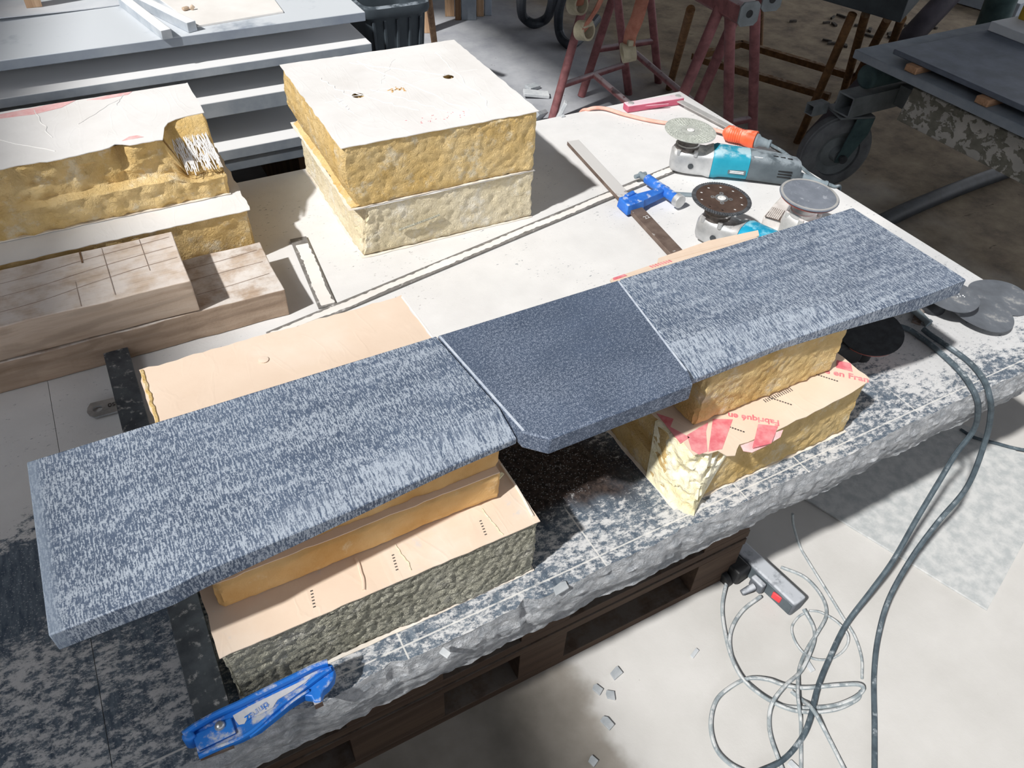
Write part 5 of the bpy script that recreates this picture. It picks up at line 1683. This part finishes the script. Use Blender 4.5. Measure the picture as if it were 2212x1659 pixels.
Fc += [(0, 2, 3, 1), (2, 4, 5, 3), (n * m_, n * m_ + 1, n * m_ + 3, n * m_ + 2), (n * m_ + 2, n * m_ + 3, n * m_ + 5, n * m_ + 4)]
tag(MB().add(V, Fc).build('cover_sheet', MAT['sheet_blue'], None), 'warped pale sheet lifting off the slab stack, left of the stone bars', 'board')
tag(MB().box(-0.062, -0.026, 2.375, 2.41, zt + 0.006, zt + 0.16).build('wood_post', MAT['plank_pale'], None, bevel=0.001), 'short upright wooden post standing on the warped sheet', 'post')
cr = thing('plaster_crumb', 'small brown plaster crumb on the pale board of the slab stack', 'crumb', (0.30, 2.22, zt + 0.004))
MB().obox((0.292, 2.225, zt + 0.009), (0.018, 0.010, 0.008), Matrix.Rotation(0.5, 3, 'Z')).build('lump', MAT['crumb'], cr, bevel=0.003)
MB().obox((0.308, 2.222, zt + 0.010), (0.010, 0.006, 0.012), Matrix.Rotation(0.8, 3, 'Y')).build('lump', MAT['crumb'], cr, bevel=0.002)

# ------------------------------------------------------------------ waste bin and things along the back
bn = thing('waste_bin', 'tall dark grey ribbed plastic bin behind the slab stack', 'bin', (1.05, 2.82, 0))
def rsq(hw, z, cx=1.05, cy=2.82, e=0.35, n=40):
    out = []
    for i in range(n):
        a = 2 * math.pi * i / n
        ca, sa = math.cos(a), math.sin(a)
        out.append((cx + hw * math.copysign(abs(ca) ** e, ca), cy + hw * math.copysign(abs(sa) ** e, sa), z))
    return out
mb = MB()
V, Fc = [], []
lv = [(0.085, 0.001), (0.088, 0.02), (0.1165, 0.562), (0.110, 0.562), (0.084, 0.03)]
for hw, z in lv:
    V += rsq(hw, z)
for j in range(len(lv) - 1):
    for i in range(40):
        l = (i + 1) % 40
        Fc.append((j * 40 + i, j * 40 + l, (j + 1) * 40 + l, (j + 1) * 40 + i))
Fc.append(tuple(range(39, -1, -1)))
Fc.append(tuple(range(4 * 40, 5 * 40)))
body = MB().add(V, Fc).build('body', MAT['bin'], bn)
V, Fc = [], []
lv = [(0.1175, 0.555), (0.132, 0.553), (0.136, 0.565), (0.134, 0.585), (0.1125, 0.588), (0.1105, 0.560)]
for hw, z in lv:
    V += rsq(hw, z)
for j in range(len(lv)):
    for i in range(40):
        l = (i + 1) % 40
        jj = (j + 1) % len(lv)
        Fc.append((j * 40 + i, j * 40 + l, jj * 40 + l, jj * 40 + i))
MB().add(V, Fc).build('rim', MAT['bin'], bn)
for sx in (-0.085, -0.045, 0.0, 0.045, 0.085):
    MB().hexa([(1.05 + sx * 0.78 - 0.005, 2.82 - 0.094, 0.03), (1.05 + sx * 0.78 + 0.005, 2.82 - 0.094, 0.03), (1.05 + sx * 0.78 + 0.005, 2.82 - 0.085, 0.03), (1.05 + sx * 0.78 - 0.005, 2.82 - 0.085, 0.03)],
              [(1.05 + sx * 1.05 - 0.005, 2.82 - 0.122, 0.54), (1.05 + sx * 1.05 + 0.005, 2.82 - 0.122, 0.54), (1.05 + sx * 1.05 + 0.005, 2.82 - 0.112, 0.54), (1.05 + sx * 1.05 - 0.005, 2.82 - 0.112, 0.54)]).build('rib', MAT['bin'], bn, bevel=0.002)
for sy in (-0.06, 0.0, 0.06):
    MB().hexa([(1.05 + 0.085, 2.82 + sy - 0.005, 0.03), (1.05 + 0.094, 2.82 + sy - 0.005, 0.03), (1.05 + 0.094, 2.82 + sy + 0.005, 0.03), (1.05 + 0.085, 2.82 + sy + 0.005, 0.03)],
              [(1.05 + 0.112, 2.82 + sy * 1.3 - 0.005, 0.54), (1.05 + 0.122, 2.82 + sy * 1.3 - 0.005, 0.54), (1.05 + 0.122, 2.82 + sy * 1.3 + 0.005, 0.54), (1.05 + 0.112, 2.82 + sy * 1.3 + 0.005, 0.54)]).build('rib', MAT['bin'], bn, bevel=0.002)

tag(MB().cyl(at(941, 112, 0.0), at(921, -40, 0.50), 0.016, n=10).build('wood_stick', MAT['plank'], None), 'thin brown stick standing right beside the bin', 'stick')
for lab, u0, u1, v_, h_, mt in (('pale broken board standing at the back, beside the dark plank', 962, 982, 36, 0.7, 'plank_pale'),
                                ('dark brown plank standing at the back between two boards', 984, 996, 44, 0.8, 'plank'),
                                ('grey stone panel standing at the back among the planks', 997, 1029, 44, 0.8, 'slab_mid'),
                                ('brown plank standing at the back, right of the grey panel', 1030, 1045, 36, 0.8, 'plank_pale'),
                                ('bundle-like whitish profile standing at the back, rightmost of the row', 1047, 1062, 34, 0.8, 'slab_grey'),
                                ('pale wooden panel standing at the back, leftmost of the row by the bin', 905, 934, 72, 0.8, 'plank_pale')):
    p, q = at(u0, v_, 0), at(u1, v_, 0)
    dd = (q - p)
    b_ = Vector((-dd.y, dd.x, 0)).normalized() * 0.03
    lean = b_ * 4
    tag(MB().hexa([p, q, q + b_, p + b_], [p + lean + Vector((0, 0, h_)), q + lean + Vector((0, 0, h_)), q + b_ + lean + Vector((0, 0, h_)), p + b_ + lean + Vector((0, 0, h_))]).build('standing_board', MAT[mt], None, bevel=0.002),
        lab, 'board', 'boards standing at the back')
tag(MB().tube([at(1127, -20, 0.40), at(1126, 10, 0.20), at(1130, 36, 0.06), at(1153, 51, 0.026), at(1180, 40, 0.05), at(1192, 12, 0.20), at(1196, -25, 0.42)], 0.025, 10, 8).build('vacuum_hose', MAT['hose'], None),
    'black hose hanging in a loop down to the floor at the back', 'hose')
tag(MB().tube([at(1220, -25, 0.40), at(1208, 20, 0.2), at(1207, 60, 0.07), at(1216, 86, 0.026), at(1235, 96, 0.024), at(1262, 74, 0.024), at(1290, 40, 0.024)], 0.024, 10, 8).build('vacuum_hose', MAT['hose'], None),
    'black hose dropping to the floor behind the red trestle leg', 'hose')

# pale offcuts leaning on the floor behind the bench
def offcut(label, u_, v_, size, rot, mat='chip_pale', z=0.0):
    c = at(u_, v_, z + size[2] / 2)
    R_ = Matrix.Rotation(rot[2], 3, 'Z') @ Matrix.Rotation(rot[0], 3, 'X') @ Matrix.Rotation(rot[1], 3, 'Y')
    mb = MB().obox((0, 0, 0), size, R_)
    mz = min(v[2] for v in mb.v)
    mb.v = [(v[0] + c.x, v[1] + c.y, v[2] - mz + z + 0.0005) for v in mb.v]
    return tag(mb.build('stone_offcut', MAT[mat], None, bevel=0.002), label, 'offcut', 'pale offcuts on the floor behind the bench')
offcut('pale stone offcut leaning upright beside the red trestle foot', 1210, 246, (0.05, 0.016, 0.11), (0.4, 0.15, 0.9))
offcut('grey triangular stone offcut next to the upright one by the trestle foot', 1164, 256, (0.09, 0.02, 0.05), (0.6, 0.3, 0.4), 'chip')
offcut('flat pale offcut on the floor just behind the foam stack', 1158, 206, (0.12, 0.05, 0.015), (0.05, 0.1, -0.4))
offcut('dark-edged offcut on the floor, farthest behind the foam stack', 1150, 190, (0.07, 0.04, 0.015), (0.1, 0.1, 0.3), 'chip')

# ------------------------------------------------------------------ trestles
def tube_part(name, p, q, r, mat, parent, n=12):
    return MB().cyl(p, q, r, n=n).build(name, mat, parent)

def trestle(label, near, far, feet_far, feet_near, H=0.66, bz=0.15):
    t = thing('trestle', label, 'trestle', (near[0], near[1], 0), 0, 'red steel trestles')
    n0, f0 = Vector((*near, H)), Vector((*far, H))
    d_ = (f0 - n0).normalized()
    n_ = Vector((-d_.y, d_.x, 0))
    sec = [(-0.036, 0.012), (-0.024, 0.0), (0.024, 0.0), (0.036, 0.012), (0.036, 0.058), (0.024, 0.070), (-0.024, 0.070), (-0.036, 0.058)]
    P0 = n0 - d_ * 0.12
    P1 = f0 + d_ * 0.12
    MB().hexa([P0 + n_ * a + Vector((0, 0, b_)) for a, b_ in sec], [P1 + n_ * a + Vector((0, 0, b_)) for a, b_ in sec]).build('beam', MAT['red_paint'], t, bevel=0.002)
    pc_ = P0 - d_ * 0.0006
    MB().hexa([pc_ + n_ * a * 1.04 + Vector((0, 0, (b_ - 0.035) * 1.04 + 0.035)) for a, b_ in sec], [pc_ - d_ * 0.006 + n_ * a * 1.04 + Vector((0, 0, (b_ - 0.035) * 1.04 + 0.035)) for a, b_ in sec]).build('end_cap', MAT['dark_steel_paint'], t)
    MB().cyl(pc_ - d_ * 0.0062 + Vector((0, 0, 0.036)), pc_ - d_ * 0.0075 + Vector((0, 0, 0.036)), 0.012, n=16).build('end_hole', MAT['plastic_black'], t)
    for c, feet in ((n0, feet_near), (f0, feet_far)):
        for s_, ft in zip((1, -1), feet):
            tube_part('leg', Vector((ft[0], ft[1], 0.0)), c + n_ * s_ * 0.02 + Vector((0, 0, 0.02)), 0.0185, MAT['red_paint'], t)
    def onleg(c, ft, s_, z):
        a, b_ = Vector((ft[0], ft[1], 0)), c + n_ * s_ * 0.02 + Vector((0, 0, 0.02))
        return a.lerp(b_, z / b_.z)
    ms = []
    for c, feet in ((n0, feet_near), (f0, feet_far)):
        a, b_ = onleg(c, feet[0], 1, bz), onleg(c, feet[1], -1, bz)
        tube_part('cross_brace', a, b_, 0.014, MAT['red_paint'], t)
        ms.append(a.lerp(b_, 0.5))
    tube_part('long_brace', ms[0], ms[1], 0.014, MAT['red_paint'], t)
    return t

trestle('dusty red steel trestle with rubber-tipped straps hanging from its beam, nearer one', (1.93, 2.02), (2.00, 2.83), ((1.762, 2.76), (2.256, 2.874)), ((1.70, 2.02), (2.14, 2.02)))
trestle('dusty red steel trestle standing behind the nearer one, closer to the brown trestle', (2.11, 2.10), (2.24, 2.94), ((2.034, 2.942), (2.470, 2.927)), ((1.885, 2.11), (2.33, 2.09)), bz=0.205)

def strap(label, seq, zs, cuff):
    t = thing('strap_clamp', label, 'strap', tuple(at(*seq[-1], zs[-1])), 0, 'straps hanging from the red trestle')
    pts_ = [at(u_, v_, z) for (u_, v_), z in zip(seq, zs)]
    MB().tube(pts_, 0.02, 8, 6, flat=(0.024, 0.007)).build('strap', MAT['strap'], t)
    c = pts_[-1]
    dz = (pts_[-1] - pts_[-2]).normalized()
    Mx = Matrix.Translation(c) @ Matrix.Rotation(cuff, 4, 'Z') @ Matrix.Rotation(math.radians(78), 4, 'X')
    MB().lathe([(0.036, -0.024), (0.036, 0.024), (0.0285, 0.024), (0.0285, -0.024), (0.036, -0.024)], 22, Mx, closed=False).build('rubber_cuff', MAT['rubber_cream'], t)
    MB().obox(c - dz * 0.045, (0.05, 0.02, 0.02), Matrix.Rotation(cuff, 3, 'Z')).build('clip', MAT['rubber_cream'], t, bevel=0.004)
    return t
strap('orange strap with a cream rubber cuff, lowest hanging by the front of the red trestle', [(1392, -15), (1376, 40), (1362, 75), (1357, 112)], [0.62, 0.56, 0.50, 0.43], 1.2)
strap('orange strap with a cream rubber cuff in the middle, across the red trestle leg', [(1305, -15), (1288, 20), (1272, 45), (1262, 66)], [0.62, 0.56, 0.51, 0.46], 0.3)
strap('orange strap with a cream rubber cuff at the very top, highest of the three', [(1262, -40), (1256, -20), (1250, -5), (1247, 10)], [0.64, 0.60, 0.57, 0.54], 0.2)

rt = thing('trestle', 'brown rusty steel trestle carrying the dark board at the back right', 'trestle', (2.8, 2.3, 0))
RZ = 0.60
for (ta, fa) in (((1842, 30), (1722, 308)), ((1870, 30), (1815, 225)), ((1918, 40), (1838, 190)), ((1948, 40), (1900, 165)), ((1492, 20), (1445, 192)), ((1642, -5), (1641, 108))):
    tp_, ft_ = at(*ta, RZ - 0.022), at(*fa, 0)
    if (tp_ - ft_).length > 1.3:
        ft_ = Vector((tp_.x + 0.25, tp_.y + 0.3, 0))
    tube_part('leg', ft_, tp_, 0.0165, MAT['rust'], rt)
for (a_, b_) in (((1497, 130), (1790, 216)), ((1598, 100), (1840, 172)), ((1497, 130), (1600, 100))):
    p, q = at(*a_, 0.12), at(*b_, 0.12)
    bar_between(p, q, 0.03, 0.028).build('rail', MAT['rust'], rt, bevel=0.001)
db = thing('dark_board', 'dark board with faint orange chalk scribbles resting on the brown trestle', 'board', (2.7, 2.1, RZ))
cA_, cB_, cC_ = at(1944, 50, RZ + 0.002), at(1760, -4, RZ + 0.002), at(1988, 0, RZ + 0.002)
e1 = (cB_ - cA_).normalized()
e2 = (cC_ - cA_).normalized()
q = [cA_, cA_ + e2 * 0.30, cA_ + e2 * 0.30 + e1 * 0.7, cA_ + e1 * 0.7]
bd_ = MB().prism([(p.x, p.y) for p in q], RZ + 0.002, RZ + 0.11).build('panel', MAT['board_dark'], db, bevel=0.003)
fn = Vector((e1.y, -e1.x, 0))
if fn.dot(cA_) > 0:
    fn = -fn
for k in range(3):
    sq_ = []
    for i in range(14):
        s_ = 0.16 + i * 0.022 + k * 0.03
        pz = RZ + 0.055 + 0.028 * math.sin(i * 1.7 + k * 2.1)
        sq_.append(cA_ + e1 * s_ + fn * 0.0012 + Vector((0, 0, pz - RZ)))
    MB().tube(sq_, 0.0016, 5, 4).build('chalk_line', MAT['chalk'], bd_)

# ------------------------------------------------------------------ slab cart on the right
ct = thing('slab_cart', 'steel cart with a big rubber wheel and a peeling painted block, at the right', 'cart', (2.7, 1.4, 0))
def hollow_tube(name, x0, x1, y0, y1, z0, z1, w_, mat, parent):
    mb = MB()
    mb.add([(x0, y0, z0), (x0, y1, z0), (x0, y1, z1), (x0, y0, z1), (x0, y0 + w_, z0 + w_), (x0, y1 - w_, z0 + w_), (x0, y1 - w_, z1 - w_), (x0, y0 + w_, z1 - w_),
            (x1, y0, z0), (x1, y1, z0), (x1, y1, z1), (x1, y0, z1), (x1, y0 + w_, z0 + w_), (x1, y1 - w_, z0 + w_), (x1, y1 - w_, z1 - w_), (x1, y0 + w_, z1 - w_)],
           [(0, 1, 5, 4), (1, 2, 6, 5), (2, 3, 7, 6), (3, 0, 4, 7), (8, 12, 13, 9), (9, 13, 14, 10), (10, 14, 15, 11), (11, 15, 12, 8),
            (0, 8, 9, 1), (1, 9, 10, 2), (2, 10, 11, 3), (3, 11, 8, 0), (4, 5, 13, 12), (5, 6, 14, 13), (6, 7, 15, 14), (7, 4, 12, 15)])
    return mb.build(name, mat, parent)
hollow_tube('cross_tube', 2.395, 3.3, 1.765, 1.84, 0.318, 0.392, 0.006, MAT['dark_steel_paint'], ct)
MB().box(2.62, 2.70, 0.3, 1.764, 0.33, 0.406).build('side_rail', MAT['dark_steel_paint'], ct, bevel=0.002)
MB().box(3.1, 3.18, 0.3, 1.764, 0.30, 0.376).build('side_rail', MAT['dark_steel_paint'], ct, bevel=0.002)
blk = MB()
MB().hexa([(2.425, 0.45, 0.377), (2.60, 0.45, 0.377), (2.60, 1.60, 0.377), (2.425, 1.60, 0.377)], [(2.425, 0.45, 0.497), (2.60, 0.45, 0.497), (2.60, 1.585, 0.497), (2.425, 1.585, 0.497)]).build('painted_block', MAT['lichen'], ct, bevel=0.004)
MB().box(3.05, 3.2, 0.45, 1.585, 0.377, 0.497).build('painted_block', MAT['lichen'], ct, bevel=0.004)
for y in (0.6, 0.95, 1.25, 1.48):
    MB().box(2.45, 3.15, y, y + 0.05, 0.4975, 0.5365).build('shim', MAT['plank'], ct, bevel=0.001)
MB().cyl((2.46, 1.80, 0.445), (3.2, 1.80, 0.445), 0.042, n=20).build('round_tube', MAT['teal_paint'], ct, bevel=0.008)
wc = Vector((2.470, 1.835, 0.146))
wax = Vector((-0.30, -0.95, 0.0)).normalized()
Mw = Matrix.Translation(wc) @ wax.to_track_quat('Z', 'Y').to_matrix().to_4x4()
prof = [(0.088, -0.034), (0.118, -0.036), (0.138, -0.026), (0.145, -0.014), (0.1455, 0.0), (0.145, 0.014), (0.141, 0.016), (0.139, 0.024), (0.134, 0.026), (0.130, 0.031), (0.118, 0.036), (0.088, 0.034)]
wh = MB().lathe(prof + prof[:1], 48, Mw, closed=False).build('wheel', MAT['tyre'], ct)
MB().lathe([(0.020, -0.040), (0.086, -0.026), (0.087, 0.024), (0.060, 0.012), (0.030, 0.020), (0.022, 0.045)], 28, Mw).build('wheel_hub', MAT['dark_steel_paint'], wh)
MB().lathe([(0.010, -0.07), (0.010, 0.07), (0.016, 0.07), (0.016, 0.078)], 12, Mw).build('axle', MAT['steel_dark'], wh)
wu = Vector((-wax.y, wax.x, 0))
for s_ in (-1, 1):
    o_ = wc + wax * 0.052 * s_
    a_ = [o_ + wu * 0.015 + Vector((0, 0, 0.155)), o_ + wu * 0.085 + Vector((0, 0, 0.155)), o_ + wu * 0.08 + Vector((0, 0, 0.09)), o_ + wu * 0.02 + Vector((0, 0, -0.025)), o_ + wu * -0.02 + Vector((0, 0, -0.02))]
    MB().hexa(a_, [p + wax * 0.006 * s_ for p in a_]).build('fork_plate', MAT['teal_paint'], ct, bevel=0.001)
top_ = wc + Vector((0, 0, 0.158)) + wu * 0.01
MB().obox(top_, (0.14, 0.125, 0.008), Matrix((wu, wax, Vector((0, 0, 1)))).transposed()).build('fork_crown', MAT['dark_steel_paint'], ct, bevel=0.002)
MB().cyl(top_ + Vector((0, 0, 0.004)), top_ + Vector((0, 0, 0.016)), 0.035, n=20).build('swivel', MAT['steel_dark'], ct)
hollow_tube('brake_tube', 2.335, 2.41, 1.875, 1.915, 0.290, 0.330, 0.004, MAT['dark_steel_paint'], ct)

def cart_slab(label, x0, y1, z0, z1, mat):
    return tag(MB().box(x0, 3.5, 0.3, y1, z0, z1).build('stone_slab', mat, None, bevel=0.003), label, 'stone slab', 'stone slabs on the cart')
cart_slab('dark grey stone slab on the cart, the lower of two', 2.332, 1.785, 0.537, 0.5655, MAT['slab_mid'])
cart_slab('smooth slate stone slab on the cart, the upper of two', 2.362, 1.662, 0.588, 0.604, MAT['slab_dark'])
for lab, y in (('small wooden spacer between the cart slabs, farther from the bench', 1.54), ('small wooden spacer between the cart slabs, nearer to the bench', 1.275)):
    tag(MB().box(2.34, 2.62, y, y + 0.045, 0.566, 0.5875).build('wood_spacer', MAT['wood_small'], None, bevel=0.003), lab, 'spacer', 'wooden spacers on the cart')
tag(MB().box(2.82, 3.3, 1.48, 1.655, 0.6045, 0.635).build('pale_board', MAT['sheet_blue'], None, bevel=0.002), 'pale board lying at the back of the upper cart slab', 'board')
yf_ = finish(foam_mesh(2.93, 3.3, 1.50, 1.64, 0.636, 0.70, 0.012, 0.004, 77), 'foam_offcut', MAT['yellow_foam'], None, smooth=50)
tag(yf_, 'yellow foam offcut on the pale board of the cart', 'foam block')

def vpole(label, u0, v0, u1, v1, y, r, mat, name='pole'):
    def wy(u_, v_):
        a, b_ = (u_ - CX) / F_PX, (v_ - CY) / F_PX
        d_ = [R3[0][i] * a + R3[1][i] * b_ + R3[2][i] for i in range(3)]
        t_ = y / d_[1]
        return Vector((d_[0] * t_, y, CZ + d_[2] * t_))
    p, q = wy(u0, v0), wy(u1, v1)
    dd = (p - q).normalized()
    if dd.z > 0:
        dd = -dd
    lo = p + dd * (p.z / -dd.z)
    hi = p - dd * ((1.2 - p.z) / -dd.z)
    return tag(MB().cyl(lo + Vector((0, 0, 0.001)), hi, r, n=18).build(name, MAT[mat], None), label, 'pole')
vpole('thick grey pipe leaning behind the cart', 1962, 85, 2042, 0, 2.15, 0.046, 'purple_pipe', 'leaning_pipe')
vpole('dark teal round post behind the cart, right of the leaning pipe', 2142, 55, 2163, 0, 2.05, 0.062, 'teal_paint', 'round_post')
pz = at(2105, 18, 0)
tag(MB().obox((pz.x + 0.25, pz.y + 0.05, 0.05), (0.55, 0.5, 0.09), Matrix.Rotation(0.2, 3, 'Z')).build('floor_slab', MAT['slab_grey'], None, bevel=0.004), 'pale slab lying on the floor far behind the cart', 'stone slab')
tag(MB().tube([at(1890, 486, 0.031), at(1990, 440, 0.031), at(2130, 385, 0.031), at(2300, 330, 0.031)], 0.030, 12, 4).build('floor_pipe', MAT['hose'], None), 'dark round pipe on the shaded floor under the cart', 'pipe')

G = 'dark debris on the back floor'
deb = [(1798, 40, .05, .012), (1818, 37, .07, .014), (1784, 51, .05, .012), (1802, 55, .05, .02), (1850, 57, .03, .02), (1878, 67, .06, .02), (1876, 79, .08, .02), (1922, 74, .05, .015), (1924, 83, .04, .02), (1800, 96, .08, .02), (1825, 101, .04, .02), (1786, 90, .05, .012), (1990, 58, .06, .012), (2012, 60, .07, .014), (1712, 48, .05, .015), (1952, 55, .05, .012)]
for i, (u_, v_, a_, b_) in enumerate(deb):
    chip('debris_chip', 'dark debris chip scattered on the shaded back floor', u_, v_, (a_, b_), i * 1.3 + 0.4, MAT['chip_dark'], group=G, h=0.012, cat='debris')
